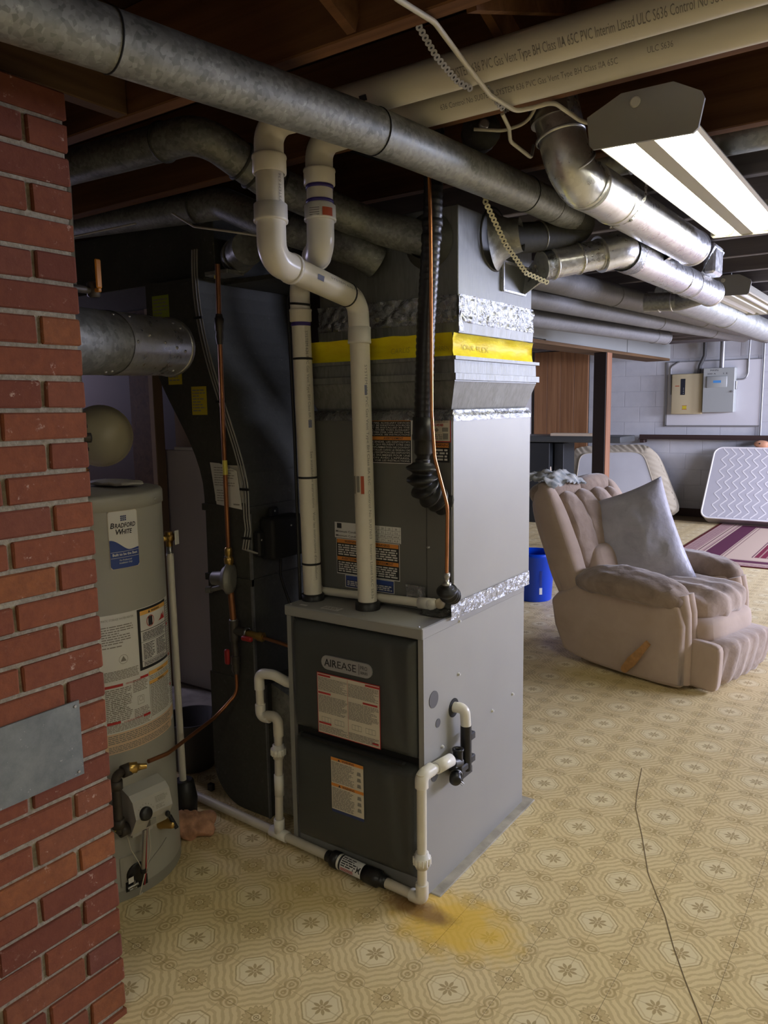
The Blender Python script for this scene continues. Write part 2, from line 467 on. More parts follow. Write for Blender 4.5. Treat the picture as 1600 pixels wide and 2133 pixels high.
# printed floor tile: rosettes at the tile corners, a flower at its centre, scrolled bands between
T0 = 0.2286; TX, TY = -0.7938, 1.8968
def floor_mat():
    k = Mat('floor_tile', .42, 0, (.6, .5, .3), .4); co = k.coord('World'); x, y, z = k.xyz(co)
    nz = k.noise(co, 60, 3, .6)-.5; nz2 = k.noise(co, 22, 2)-.5
    u0 = ((x-TX)/T0).fract()-.5; v0 = ((y-TY)/T0).fract()-.5            # centre of the tile = flower
    u = u0.abs(); v = v0.abs()
    r = (u*u+v*v).sqrt(); th = v0.atan2(u0)
    oct_ = u.max(v).max((u+v)*.76)
    cu = .5-u; cv = .5-v; rc = (cu*cu+cv*cv).sqrt(); thc = cv.atan2(cu)
    octc = cu.max(cv).max((cu+cv)*.76)
    su = u-.088; sv = .5-v; rs = (su*su+sv*sv*1.2).sqrt(); tu = .5-u; tv = v-.088; rt_ = (tu*tu*1.2+tv*tv).sqrt(); re = rs.min(rt_)
    cream = (.78, .645, .365); tan = (.60, .465, .23); brown = (.40, .285, .12); pale = (.82, .715, .45)
    # wavy contour bands between flower and rosette
    band = ((oct_+nz*.055+nz2*.03+(th*12.).sin()*.008)*70.).sin()
    c = k.mix(band.step(-.1, .55)*.85, cream, tan)
    c = k.mix((oct_+nz*.02).step(.235, .22), c, pale)
    c = k.mix(((((oct_+nz*.02)-.19).abs()).step(.014, .006))*.6, c, tan)
    c = k.mix(((((oct_+nz*.02)-.235).abs()).step(.012, .005))*.8, c, brown)
    # flower
    pet = r-(.088+(th*8.).cos()*.026)
    fl = pet.step(.006, -.006)*(1.0-((th*8.+pi).cos().step(.55, .9)*r.step(.03, .05)))
    c = k.mix(fl*.85, c, brown); c = k.mix((r-.022).abs().step(.008, .003)*.8, c, pale)
    # rosette
    star = rc-(.125+(thc*8.).cos().abs()*.035+nz*.02)
    c = k.mix(star.step(.006, -.006)*.8, c, tan)
    c = k.mix((star.abs().step(.012, .004))*.7, c, brown)
    c = k.mix((rc-(.075+(thc*8.).cos()*.012)).step(.004, -.004)*.75, c, brown)
    c = k.mix((((rc-.042).abs()).step(.011, .005)+((rc-.016).abs()).step(.008, .003)).sat(), c, pale)
    # scrolls at the middle of each edge
    ms = (rs-rt_).step(.001, -.001); tl = (sv.atan2(su)*ms)+((tv.atan2(tu))*(1.0-ms)); sw = ((re+nz*.02)*105.+tl*2.).sin()
    ins = (re+nz*.03).step(.105, .095)
    c = k.mix(ins*.55, c, tan); c = k.mix(ins*sw.step(.1, .5)*.62, c, brown)
    c = k.mix((re-.10+nz*.03).abs().step(.010, .004)*.6, c, brown)
    c = k.mix(ins*sw.step(-.45, -.8)*.55, c, pale)
    # printed lines through the flowers, fine wear, old spills
    ln = (u.min(v)).step(.008, .003)
    c = k.mix(ln*.45, c, brown)
    c = k.mix(k.noise(co, 7, 4)*.22, c, tan)
    dx = x+1.02; dy = y-1.78; sp = (dx*dx*.7+dy*dy*1.5).sqrt()+nz2*.10+(k.noise(co, 14, 3)-.5)*.12
    c = k.mix(sp.step(.20, .08)*.78, c, (.80, .50, .03))
    ex = x+1.145; ey = y-1.775; sp2 = (ex*ex*.6+ey*ey*4.).sqrt()+(k.noise(co, 20, 4)-.5)*.12
    c = k.mix(sp2.step(.12, .05)*.75, c, (.17, .075, .03))
    fx = x+1.45; fy = y-1.66; sp3 = (fx*fx*.5+fy*fy*1.6).sqrt()+(k.noise(co, 9, 3)-.5)*.2
    c = k.mix(sp3.step(.20, .05)*.3, c, (.60, .42, .06))
    gx = x+.10; gy = y-1.62; sp4 = (gx*gx+gy*gy*2.).sqrt()+nz2*.08
    c = k.mix(sp4.step(.11, .04)*.3, c, (.62, .45, .08))
    hx = x+1.4; hy = y-3.98; sp5 = (hx*hx*.12+hy*hy*2.).sqrt()+(k.noise(co, 6, 3)-.5)*.2
    c = k.mix(sp5.step(.18, .06)*.35, c, (.50, .36, .06))
    k.col(c); k.rgh(k.noise(co, 12, 3)*.2+.34); MT['floor_tile'] = k.m
floor_mat()
plain('floor_joint', (.17, .115, .05), .9)

# fabrics
def fabric(name, c0, c1, sc=9., rough=.92, sheen=.4, bump=.25):
    k = Mat(name, rough, 0, c0, .15); co = k.coord('World'); n = k.noise(co, sc, 5, .6, .4)
    k.col(k.mix(n.step(.3, .72), c0, c1)); k.bump(k.noise(co, sc*2.2, 4, .55), bump, .02)
    k.b.inputs['Sheen Weight'].default_value = sheen; k.b.inputs['Sheen Roughness'].default_value = .5; MT[name] = k.m
fabric('suede', (.31, .23, .175), (.45, .345, .27))
fabric('suede_side', (.41, .31, .235), (.49, .38, .30), 5, .9, .3, .08)
fabric('suede_dark', (.205, .145, .105), (.345, .26, .195), 11)
fabric('satin', (.40, .39, .435), (.54, .53, .58), 7, .38, .1, .35)
k = Mat('towel', .9, 0, (.5, .5, .5), .1); x, y, z = k.xyz(k.coord('Object'))
pl = ((x*95.).sin().step(.1, .5)*.5+((y+z)*95.).sin().step(.1, .5)*.5); k.col(k.mix(pl, (.58, .58, .54), (.33, .36, .36))); MT['towel'] = k.m
# rug: bordered stripes laid out from the rug's own axes
def rug_mat(L, W):
    k = Mat('rug_weave', .95, 0, (.4, .2, .2), .05); x, y, z = k.xyz(k.coord('Object'))
    d = (L/2-x.abs()).min(W/2-y.abs()); nz = k.noise(k.coord('Object'), 60, 3)-.5
    plum = (.13, .045, .075); cream = (.52, .40, .32); rose = (.40, .26, .25); red = (.13, .03, .03)
    stops = [(0, red), (.03, rose), (.20, cream), (.225, plum), (.24, cream), (.29, plum), (.305, cream), (.34, plum), (.60, cream), (.65, plum), (.665, cream), (.74, plum), (.755, cream)]
    c = k.mix(d.step(0, .001), red, red)
    for a, cc in stops[1:]: c = k.mix(d.step(a-.004, a+.004), c, cc)
    inner = ((x*34.).sin()+nz).step(.75, .95)
    c = k.mix(d.step(.98, .985)*.98, c, (.17, .035, .055)); c = k.mix(d.step(.98, .985)*inner*.7, c, cream)
    c = k.mix(((d-.12).abs().step(.085, .08)*(nz*3.+(x*90.).sin()*(y*90.).sin()).step(.2, .6))*.35, c, plum)
    k.col(c); MT['rug_weave'] = k.m
# ------------------------------------------------------------------ floor with its tiles
RX0, RX1, RY0, RY1, JZ = -4.6, 2.6, -2.4, 10.35, 2.17
floor = struct(MB().box(RX0, RX1, RY0, RY1, -.12, -.0022), 'floor', 'floor_joint')
def cam_px(p):
    d = Vector(p)-Vector((0, 0, CAMH)); z = d.dot(fw)
    return (800+1613*d.dot(rt)/z, 1066-1613*d.dot(up)/z, z) if z > .1 else (-9e9, 0, z)
tm = MB().box(-T0/2+.0005, T0/2-.0005, -T0/2+.0005, T0/2-.0005, -.003, 0)
tile_mesh = bpy.data.meshes.new('tile'); tile_mesh.from_pydata(tm.v, [], tm.f); tile_mesh.materials.append(MT['floor_tile'])
cand = []; rest = MB()
i0, i1 = int((RX0-TX)/T0)+1, int((RX1-TX)/T0)-1; j0, j1 = int((RY0-TY)/T0)+1, int((RY1-TY)/T0)-1
def hidden_spot(x, y):
    return (-1.67 < x < -1.15 and 1.85 < y < 2.5) or (x < -1.60 and y < 1.25) or (-2.12 < x < -1.88 and 1.95 < y < 2.4) or (x < -1.2 and y > 2.56 and x < -.32*y-.36)
for i in range(i0, i1):
    for j in range(j0, j1):
        x, y = TX+(i+.5)*T0, TY+(j+.5)*T0
        px, py, d = cam_px((x, y, 0))
        ok = d > .3 and -60 < px < 1660 and py < 2230 and not hidden_spot(x, y) and px > 200
        cand.append((0 if ok else 1, d if ok else 99+i, x, y))
cand.sort()
for q, (a, d, x, y) in enumerate(cand):
    if a == 0 and q < 296: piece('tile', tile_mesh, floor, (x, y, 0))
    else: rest.rect(x-T0/2+.0005, x+T0/2-.0005, y-T0/2+.0005, y+T0/2-.0005, lambda u, v: (u, v, -.0002))
o = rest.build('tile_field', 'floor_tile', floor); o['kind'] = 'stuff'
cr = fillet([(-0.857, 3.031, 0), (-0.807, 2.797, 0), (-0.782, 2.704, 0), (-0.709, 2.534, 0), (-0.628, 2.327, 0), (-0.568, 2.217, 0), (-0.529, 2.15, 0), (-0.473, 2.027, 0), (-0.419, 1.923, 0), (-0.351, 1.802, 0), (-0.28, 1.66, 0), (-0.22, 1.5, 0)], .15, 3)
mb = MB()
for a, b in zip(cr[:-1], cr[1:]):
    d = (b-a).normalized(); s_ = Vector((-d.y, d.x, 0))*.0016; h = Vector((0, 0, .0006))
    mb.add([a-s_+h, a+s_+h, b+s_+h, b-s_+h], [(0, 3, 2, 1)])
mb.build('crack', 'floor_joint', floor)

# ------------------------------------------------------------------ ceiling: subfloor and joists
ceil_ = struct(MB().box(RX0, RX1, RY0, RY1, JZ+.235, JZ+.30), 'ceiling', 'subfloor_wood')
for kk in range(-7, 19):
    y = 1.262+kk*.488
    if y > RY1-.05: break
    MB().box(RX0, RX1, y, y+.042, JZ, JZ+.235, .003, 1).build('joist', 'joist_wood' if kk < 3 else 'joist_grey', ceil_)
for kk, x in ((-1, -.93), (0, -.78), (1, -1.9), (4, -.25), (6, -.6), (7, -.2), (3, .2)):
    y = 1.262+kk*.488
    if kk == 1:
        continue
    # cross bridging between joists
    MB().bar((x, y+.042, JZ+.19), (x, y+.488, JZ+.03), .065, .02, (1, 0, 0)).build('bridging', 'joist_wood' if kk < 3 else 'joist_grey', ceil_)
    MB().bar((x+.07, y+.042, JZ+.03), (x+.07, y+.488, JZ+.19), .065, .02, (1, 0, 0)).build('bridging', 'joist_wood' if kk < 3 else 'joist_grey', ceil_)
MB().box(-1.642, -1.602, .2, 1.26, JZ+.0, JZ+.235, .003, 1).build('header', 'header_wood', ceil_)

# ------------------------------------------------------------------ walls
wb = struct(MB().box(RX0, RX1, RY1, RY1+.2, -.1, JZ+.3), 'wall_back', 'block_joint')
bw, bh = .40, .20
blk = MB().box(-bw/2+.0022, bw/2-.0022, -.004, .02, -bh/2+.0022, bh/2-.0022, .002, 1)
bm_ = bpy.data.meshes.new('block'); bm_.from_pydata(blk.v, [], blk.f); bm_.materials.append(MT['block_paint'])
for r in range(12):
    for c in range(9):
        x = -4.5+c*bw+(.2 if r % 2 else 0)
        piece('block', bm_, wb, (x, RY1, r*bh+.1+.002))
MB().box(-1.1, RX1, RY1-.006, RY1+.02, 0, 2.4).build('block_face', 'block_paint', wb)
struct(MB().box(RX0, RX1, RY1-.022, RY1-.005, 0.0, .10), 'baseboard_back', 'bed_rail')
wl = MB().box(RX0-.1, RX0, RY0, 1.95, -.1, JZ+.3).box(RX0-.1, RX0, 2.35, RY1, -.1, JZ+.3).box(RX0-.1, RX0, 1.95, 2.35, -.1, 1.42).box(RX0-.1, RX0, 1.95, 2.35, 2.02, JZ+.3)
struct(wl, 'wall_left', 'wall_plain')
struct(MB().box(RX0-.06, RX0-.02, 1.95, 2.35, 1.42, 1.46).box(RX0-.06, RX0-.02, 1.95, 2.35, 1.98, 2.02).box(RX0-.06, RX0-.02, 1.95, 1.99, 1.46, 1.98).box(RX0-.06, RX0-.02, 2.31, 2.35, 1.46, 1.98), 'window_3', 'window_frame')
struct(MB().box(RX0, RX1, RY0-.1, RY0, -.1, JZ+.3), 'wall_front', 'wall_plain')
wr = MB()
wins = [(4.85, 7.55), (8.15, 9.85)]
wr.box(RX1, RX1+.2, RY0, wins[0][0], -.1, JZ+.3); wr.box(RX1, RX1+.2, wins[0][1], wins[1][0], -.1, JZ+.3); wr.box(RX1, RX1+.2, wins[1][1], RY1, -.1, JZ+.3)
for a, b in wins: wr.box(RX1, RX1+.2, a, b, -.1, 1.38); wr.box(RX1, RX1+.2, a, b, 2.06, JZ+.3)
struct(wr, 'wall_right', 'wall_plain')
for n, (a, b) in enumerate(wins):
    f = MB().box(RX1+.06, RX1+.11, a, b, 1.38, 1.43).box(RX1+.06, RX1+.11, a, b, 2.01, 2.06).box(RX1+.06, RX1+.11, a, a+.05, 1.43, 2.01).box(RX1+.06, RX1+.11, b-.05, b, 1.43, 2.01).box(RX1+.06, RX1+.11, (a+b)/2-.025, (a+b)/2+.025, 1.43, 2.01)
    struct(f, 'window_%d' % (n+1), 'window_frame')

# ------------------------------------------------------------------ brick chimney
CX, CYE, CH = -1.529, 1.042, .06626
ch = thing('brick_chimney', 'red brick chimney with pale mortar at the left edge', 'chimney', (-1.8, .55, 0))
MB().box(-2.10, CX-.005, .05, CYE-.005, 0, 2.141).build('mortar_core', 'mortar', ch)
def brick_mesh(ly, dx, seed):
    b = bmesh.new(); bmesh.ops.create_cube(b, size=1); r = random.Random(seed)
    for p in b.verts: p.co = Vector((p.co.x*dx, p.co.y*ly, p.co.z*.0560))
    bmesh.ops.bevel(b, geom=list(b.edges), offset=.0032, segments=1, profile=.5, affect='EDGES')
    for p in b.verts: p.co += Vector((r.uniform(-.0008, .0008), r.uniform(-.0012, .0012), r.uniform(-.0012, .0012)))
    me = bpy.data.meshes.new('brick'); b.to_mesh(me); b.free(); me.materials.append(MT['brick']); return me
st = [brick_mesh(.193, .085, s) for s in range(4)]; hd = [brick_mesh(.092, .19, 10+s) for s in range(4)]; stc = [brick_mesh(.193, .092, 20+s) for s in range(3)]
rb = random.Random(3)
for n in range(0, 33):
    z = .023+(n+.5)*CH
    if z > 2.14: break
    y = CYE; first = True
    while y > .32:
        h = first and n % 2 == 0
        L = .092 if h else .193; D = .19 if h else .085
        me = rb.choice(hd if h else (stc if first else st)); D = .19 if h else (.092 if first else .085)
        piece('brick', me, ch, (CX-D/2+.0035+rb.uniform(-.0015, .0015), y-L/2+rb.uniform(-.001, .001), z+rb.uniform(-.001, .001)), (rb.uniform(-.004, .004), 0, rb.uniform(-.004, .004)))
        y -= L+.0105; first = False
lo = MB().box(-CX*0-.0425, .0425, -.0965, .0965, -.007, .008); lo_me = bpy.data.meshes.new('brick'); lo_me.from_pydata(lo.v, [], lo.f); lo_me.materials.append(MT['brick'])
for q in range(4): piece('brick', lo_me, ch, (CX-.0425+.003, CYE-.0965-q*.2035, .0075))
mb = MB().box(-1.522, -1.517, .55, .968, .662, .836)
mb2 = MB()
for y, z in ((.957, .825), (.955, .672), (.70, .825)): mb2.lathe((-1.517, y, z), (1, 0, 0), [(0, .004), (.002, .003)], 8)
pt = thing('cover_plate', 'grey sheet metal plate fixed over the brick chimney', 'plate', (-1.52, .76, .662))
mb.build('plate', 'slate_plate', pt); mb2.build('screw', 'steel', pt)

# ------------------------------------------------------------------ painted beam, post, panelling on the far side
bt = thing('boxed_beam', 'grey painted boxed beam running back above the wooden post', 'beam', (-2.85, 7, 1.95))
MB().box(-2.90, -2.66, 3.4, 10.0, 1.99, 2.165).build('box', 'panel_grey_dark', bt)
for a, b, dx in ((3.4, 6.15, .018), (6.17, 8.3, .004), (8.31, 9.98, .008)):
    MB().box(-2.67, -2.64+dx, a, b, 1.985+(.012 if dx > .01 else .0), 2.163, .003, 1).build('panel', 'panel_grey_dark', bt)
MB().box(-2.90, -2.618, 3.4, 9.9, 1.958, 1.987).build('bottom_board', 'header_wood', bt)
po = thing('support_post', 'dark brown wooden post behind the recliner', 'post', (-2.66, 7.62, 0))
MB().box(-2.725, -2.599, 7.56, 7.70, 0, 1.953, .003, 1).build('post', 'post_dark', po)
MB().box(-2.599, -2.591, 7.565, 7.70, 0, 1.953).build('edge_board', 'post_face', po)
pw = thing('wood_partition', 'brown wood veneer partition beyond the grey beam', 'partition', (-4.16, 10.29, 0))
for n in range(4):
    MB().box(-4.55+n*.195, -4.55+(n+1)*.195-.004, 10.26, 10.29, .0, 2.168, .002, 1).build('panel', 'veneer', pw)
MB().box(-4.55, -3.775, 10.29, 10.32, 0, 2.168).build('backing', 'board_brown', pw)

# ------------------------------------------------------------------ utility corner behind the heater
struct(MB().box(-4.59, -1.74, 2.56, 2.60, 0, 2.168), 'wall_recess', 'board_brown')  # right part is added to block the light seen through the gap
s_ = thing('wall_stud', 'bare brown wooden stud beside the white board', 'stud', (-3.02, 2.42, 0))
MB().box(-3.16, -3.0, 2.40, 2.44, 0, JZ, .003, 1).build('stud', 'header_wood', s_)
MB().box(-3.0, -2.965, 2.385, 2.44, 0, JZ, .003, 1).build('edge', 'board_tan', s_)
solo(MB().box(-2.985, -2.50, 2.45, 2.475, .13, 1.285, .004, 1), 'wall_board', 'board_white', 'tall white board standing behind the water heater', 'board')
solo(MB().box(-2.95, -2.45, 2.49, 2.51, .13, 2.15), 'tan_panel', 'board_tan', 'tan hardboard panel above the white board', 'panel')
solo(MB().box(-2.9, -2.55, 2.435, 2.449, 1.286, 1.30, .002, 1), 'paper_strip', 'paper', 'torn white paper strip along the top of the white board', 'paper')
solo(MB().box(-3.0, -2.40, 2.20, 2.445, .0, .13, .01, 2), 'concrete_ledge', 'concrete', 'low pale concrete ledge under the white board', 'ledge')
solo(MB().box(-3.6, -2.42, 2.36, 2.40, 1.80, 1.90, .003, 1), 'ledger_board', 'plank_red', 'dark red-brown board running behind the vent pipe', 'board')
# ------------------------------------------------------------------ furnace
FX0, FX1, FY0, FY1, FZ = -1.671, -1.147, 1.83, 2.515, .842
solo(MB().box(-1.70, -1.113, 1.86, 2.556, -.002, .004, .002, 1), 'concrete_pad', 'concrete', 'bare concrete strip showing round the base of the furnace', 'pad')
fu = thing('furnace', 'grey gas furnace with dark charcoal doors and a silver badge', 'furnace', (-1.41, 2.17, 0))
MB().box(FX0, FX1, FY0+.04, FY1, .004, FZ-.002).build('cabinet', 'paint_grey', fu)
mb = MB().box(FX1-.018, FX1, FY0, FY0+.04, .004, FZ-.004).box(FX0, FX0+.018, FY0, FY0+.04, .004, FZ-.004).box(FX0+.018, FX1-.018, FY0+.012, FY0+.04, .004, .05)
mb.build('front_frame', 'paint_grey', fu)
MB().box(FX0-.003, FX1+.002, FY0-.008, FY1, FZ-.034, FZ, .003, 1).build('top_panel', 'paint_grey', fu)
MB().box(FX0+.018, FX1-.018, FY0+.018, FY0+.036, .05, FZ-.034).build('recess', 'black_gap', fu)
def door(z0, z1, name):
    x0, x1 = FX0+.030, FX1-.020
    def prof(u, v, d):
        return (x0+(x1-x0)*u, FY0+.03-d, z0+(z1-z0)*v)
    n = 28; mb = MB()
    def fn(a, b):
        ex = min(a*(x1-x0), (1-a)*(x1-x0)); ez = min(b*(z1-z0), (1-b)*(z1-z0))
        r_ = .028; qx = min(1, ex/r_); qz = min(1, ez/r_)
        f = lambda q: sqrt(max(0., 1-(1-q)**2))
        h = .050*min(f(qx), f(qz))**.8
        right = min(1, max(0, ((1-a)*(x1-x0)-.03-.05*b)/.03)); h += .008*right*min(1, ez/.05)
        return prof(a, b, h)
    us = [0, .006, .015, .03, .05, .08, .11, .14, .17, .2, .25, .4, .5, .6, .7, .75, .78, .81, .83, .85, .87, .89, .91, .93, .95, .97, .985, .994, 1]
    vv = [0, .008, .02, .04, .07, .1, .13, .17, .22, .35, .5, .65, .78, .83, .87, .9, .93, .96, .98, .992, 1]
    vs = [fn(a, b) for a in us for b in vv]; fs = []; q = len(vv)
    for i in range(len(us)-1):
        for j in range(q-1): k0 = i*q+j; fs.append((k0, k0+q, k0+q+1, k0+1))
    mb.add(vs, fs, True); return mb.build(name, 'door_charcoal', fu)
d1 = door(.438, .805, 'upper_door'); d2 = door(.055, .412, 'lower_door')
MB().box(-1.60, -1.20, 1.795, 1.815, .418, .432, .004, 1).build('door_handle', 'black_gap', fu)
FD = FY0-.0295
# badge
def pill(cx, cz, L, hgt, y):
    P = []; r = hgt/2
    for k in range(9): a = -pi/2+pi*k/8; P.append((cx+L/2-r+r*cos(a), cz+r*sin(a)))
    for k in range(9): a = pi/2+pi*k/8; P.append((cx-L/2+r+r*cos(a), cz+r*sin(a)))
    return P
def seg_plate(mb, P, y0, y1): return mb.prism(P, lambda u, v, t: (u, t, v), y0, y1)
bd = seg_plate(MB(), pill(-1.405, .690, .194, .045, 0), FD+.003, FD-.004).build('badge', 'badge_silver', d1)
mp = yplane(FD-.0046); mb = MB()
put_text(mb, 'AIR', -1.490, .679, .033, mp, .018, 0, 'LEFT', .050); put_text(mb, 'EASE', -1.438, .679, .033, mp, 0, 0, 'LEFT', .072)
mb.rect(-1.356, -1.3545, .674, .708, mp)
put_text(mb, 'PRO', -1.350, .691, .018, mp, 0, 0, 'LEFT', .026); put_text(mb, 'SERIES', -1.350, .678, .011, mp, .01, 0, 'LEFT', .027)
mb.build('lettering', 'ink', bd) if False else mb.build('badge_lettering', 'ink', d1)
def label(parent, name, mat, x0, x1, z0, z1, mp, thick=None):
    mb = MB().rect(x0, x1, z0, z1, mp); return mb.build(name, mat, parent)
def off(plane, d):
    """a plane map pushed outwards"""
    return plane(d)
# instruction sheet on the upper door
A = yplane(FD-.0012); B = yplane(FD-.0018); C = yplane(FD-.0024)
label(d1, 'instruction_label', 'label_red', -1.524, -1.281, .453, .652, A)
label(d1, 'label_paper', 'label_cream', -1.5215, -1.2835, .4555, .6495, B)
mb = MB(); rd = MB()
for cx0, cx1 in ((-1.519, -1.404), (-1.400, -1.286)):
    print_lines(mb, cx0, cx1, .595, .638, 12, C, int(-cx0*1000)); print_lines(mb, cx0, cx1, .522, .580, 14, C, int(-cx0*999)); print_lines(mb, cx0, cx1, .459, .482, 6, C, int(-cx0*998))
    for q in range(2):
        a = cx0+.012+q*.052
        for z in (.492, .508): mb.rect(a, a+.036, z, z+.0012, C)
        for z in (a, a+.036, a+.012, a+.024): mb.rect(z, z+.001, .492, .509, C)
rd.rect(-1.4025, -1.4015, .457, .648, C)
for cx0, z in ((-1.519, .641), (-1.519, .584), (-1.519, .485), (-1.335, .641), (-1.345, .583), (-1.312, .463)): rd.rect(cx0, cx0+(.05 if cx0 < -1.4 else .055 if z > .5 else .024), z, z+.006, C)
mb.build('print', 'ink_faint', d1); rd.build('red_bars', 'label_red', d1)
label(d2, 'warning_label', 'label_cream', -1.476, -1.349, .208, .382, A)
mb = MB(); og = MB()
print_lines(mb, -1.473, -1.385, .30, .368, 15, B, 5); print_lines(mb, -1.473, -1.385, .212, .282, 15, B, 6)
for z in (.345, .325, .305, .265, .245, .225): mb.add([B(-1.374, z), B(-1.358, z), B(-1.360, z+.012), B(-1.372, z+.012)], [(0, 1, 2, 3)])
og.rect(-1.476, -1.349, .372, .382, B); og.rect(-1.476, -1.349, .286, .296, B)
mb.build('print', 'ink_faint', d2); og.build('orange_bands', 'label_orange', d2)
mb = MB()
for z in (.287, .373): put_text(mb, 'WARNING', -1.408, z, .010, C, .02); mb.add([C(-1.448, z), C(-1.438, z), C(-1.443, z+.008)], [(0, 1, 2)])
mb.build('warning_lettering', 'ink', d2)
label(d2, 'blue_strip', 'label_navy', -1.476, -1.349, .198, .208, A)
# side: screws, knockouts, small stickers on top
sc = MB().lathe((0, 0, 0), (1, 0, 0), [(0, .006), (.002, .006), (.004, .0035), (.006, .0035)], 8)
def screws(pts, parent):
    for p in pts:
        mb = MB().lathe(p, (1, 0, 0), [(0, .0062), (.002, .0062), (.0025, .004), (.007, .0035)], 8); mb.build('screw', 'screw_bright', parent)
screws([(FX1, 2.035, .644), (FX1, 2.423, .453), (FX1, 2.266, .445), (FX1, 2.097, .45), (FX1, 1.933, .445), (FX1, 2.039, .814)], fu)
for y, z, r in ((1.885, .611, .026), (1.909, .529, .0135), (1.888, .372, .020), (2.004, .545, .030)):
    MB().lathe((FX1, y, z), (1, 0, 0), [(0, r), (.0015, r)], 24).build('knockout', 'knockout' if r < .028 else 'black_gap', fu)
mb = MB()
tp = lambda u, v: (u, v, FZ+.0008)
mb.rect(-1.63, -1.60, 1.845, 1.857, tp); mb.rect(-1.545, -1.475, 1.848, 1.882, tp)
mb.build('sticker', 'label_white', fu)
mb = MB(); print_lines(mb, -1.54, -1.48, 1.852, 1.878, 5, lambda u, v: (u, v, FZ+.0012), 3); mb.build('print', 'ink_faint', fu)
for x, y in ((-1.66, 1.84), (-1.165, 1.835), (-1.38, 1.86)):
    MB().lathe((x, y, FZ), (0, 0, 1), [(0, .0045), (.003, .003)], 8).build('screw', 'steel', fu)

# ------------------------------------------------------------------ evaporator coil cabinet
CX0, CX1, CY0, CY1, CZ0, CZ1 = -1.672, -1.137, 1.99, 2.533, .846, 1.446
co = thing('coil_cabinet', 'plain grey coil cabinet with warning labels above the furnace', 'cabinet', (-1.40, 2.26, CZ0))
MB().box(CX0, CX1, CY0, CY1, CZ0, CZ1, .002, 1).build('casing', 'paint_grey', co)
MB().box(CX0+.004, CX1-.004, CY0-.004, CY0+.01, CZ0+.004, CZ1-.004).box(-1.2295, -1.2265, CY0-.0048, CY0, CZ0, CZ1).build('front_panel', 'paint_grey_dark', co)
MB().rect(-1.2288, -1.2272, CZ0, CZ1, yplane(CY0-.0052)).build('panel_seam', 'black_gap', co)
MB().lathe((-1.222, CY0-.004, 1.047), (0, -1, 0), [(0, .006), (.003, .005), (.005, .003)], 8).build('screw', 'steel', co)
MB().lathe((-1.160, CY0-.004, 1.21), (0, -1, 0), [(0, .006), (.003, .005), (.005, .003)], 8).build('screw', 'steel', co)
P1 = yplane(CY0-.0056); P2 = yplane(CY0-.0062); P3 = yplane(CY0-.0068)
def warn(x0, x1, z0, z1, bands, seed, rows, bg='label_black', ink='paper', band='label_orange', titles=None):
    label(co, 'label', bg, x0, x1, z0, z1, P1)
    mb = MB(); bb = MB(); tt = MB()
    zs = sorted(bands, reverse=True)+[z0-.001]
    for q, zb in enumerate(bands):
        h = .013; bb.rect(x0+.002, x1-.002, zb-h, zb, P2)
        lo_ = bands[q+1] if q+1 < len(bands) else z0
        print_lines(mb, x0+.006, x1-.006, lo_+.004, zb-h-.003, rows, P2, seed+q, .6, .1, 6)
        if titles: put_text(tt, titles[q], (x0+x1)/2, zb-h+.003, .011, P3, .015)
    bb.build('orange_bands', band, co); mb.build('print', ink, co)
    if titles: tt.build('title_lettering', 'ink', co)
label(co, 'label_border', 'label_white', -1.490, -1.278, 1.300, 1.444, yplane(CY0-.0050))
mb = MB()
def block_text(lines, x0, x1, ztop, zbot, mb, mp):
    h = (ztop-zbot)/len(lines)
    for q, t in enumerate(lines): put_text(mb, t, x0, ztop-(q+.80)*h, h*.98, mp, .004, 0, 'LEFT', x1-x0)
label(co, 'label', 'label_black', -1.487, -1.281, 1.302, 1.442, P1)
MB().rect(-1.487, -1.281, 1.430, 1.442, P2).rect(-1.487, -1.281, 1.372, 1.383, P2).build('orange_bands', 'label_orange', co)
mb = MB(); put_text(mb, 'WARNING', -1.345, 1.432, .011, P3, .02); put_text(mb, 'AVERTISSEMENT', -1.345, 1.374, .010, P3, .01); mb.build('title_lettering', 'ink', co)
mb = MB()
block_text(['IN CASE OF FIRE, AUXILIARY DEVICES', 'WHICH MAY BE IGNITION SOURCES', 'SHALL NOT BE INSTALLED IN THE', 'DUCTWORK, OTHER THAN AUXILIARY', 'DEVICES LISTED FOR USE WITH THE', 'SPECIFIC APPLIANCE. SEE INSTRUCTIONS'], -1.484, -1.284, 1.428, 1.385, mb, P3)
block_text(["SOUS D'INCENDIE, LES DISPOSITIFS", 'AUXILIAIRES QUI PEUVENT ETRE DES', "SOURCES D'INFLAMMATION NE DOIVENT", 'PAS ETRE INSTALLES DANS LE RESEAU DE', "CONDUITS, A L'EXCEPTION DES DISPOSITIFS", 'AUXILIAIRES ENUMERES POUR UNE', "UTILISATION AVEC L'APPAREIL", 'SPECIFIQUE. VOIR LES INSTRUCTIONS.'], -1.484, -1.284, 1.370, 1.304, mb, P3)
mb.build('lettering', 'paper', co)
label(co, 'label', 'label_white', -1.278, -1.225, 1.390, 1.442, P1)
mb = MB(); mb.rect(-1.277, -1.228, 1.432, 1.441, P2); print_lines(mb, -1.274, -1.23, 1.395, 1.428, 5, P2, 4); mb.build('print', 'ink', co)
mb = MB(); put_text(mb, 'NO', -1.27, 1.433, .009, P3, .02); mb.build('lettering', 'paper', co)
label(co, 'label_border', 'label_red', -1.204, -1.141, 1.368, 1.444, P1)
label(co, 'label', 'label_cream', -1.201, -1.144, 1.371, 1.441, P2)
mb = MB(); print_lines(mb, -1.198, -1.147, 1.425, 1.438, 3, P3, 8); print_lines(mb, -1.198, -1.17, 1.375, 1.392, 3, P3, 9)
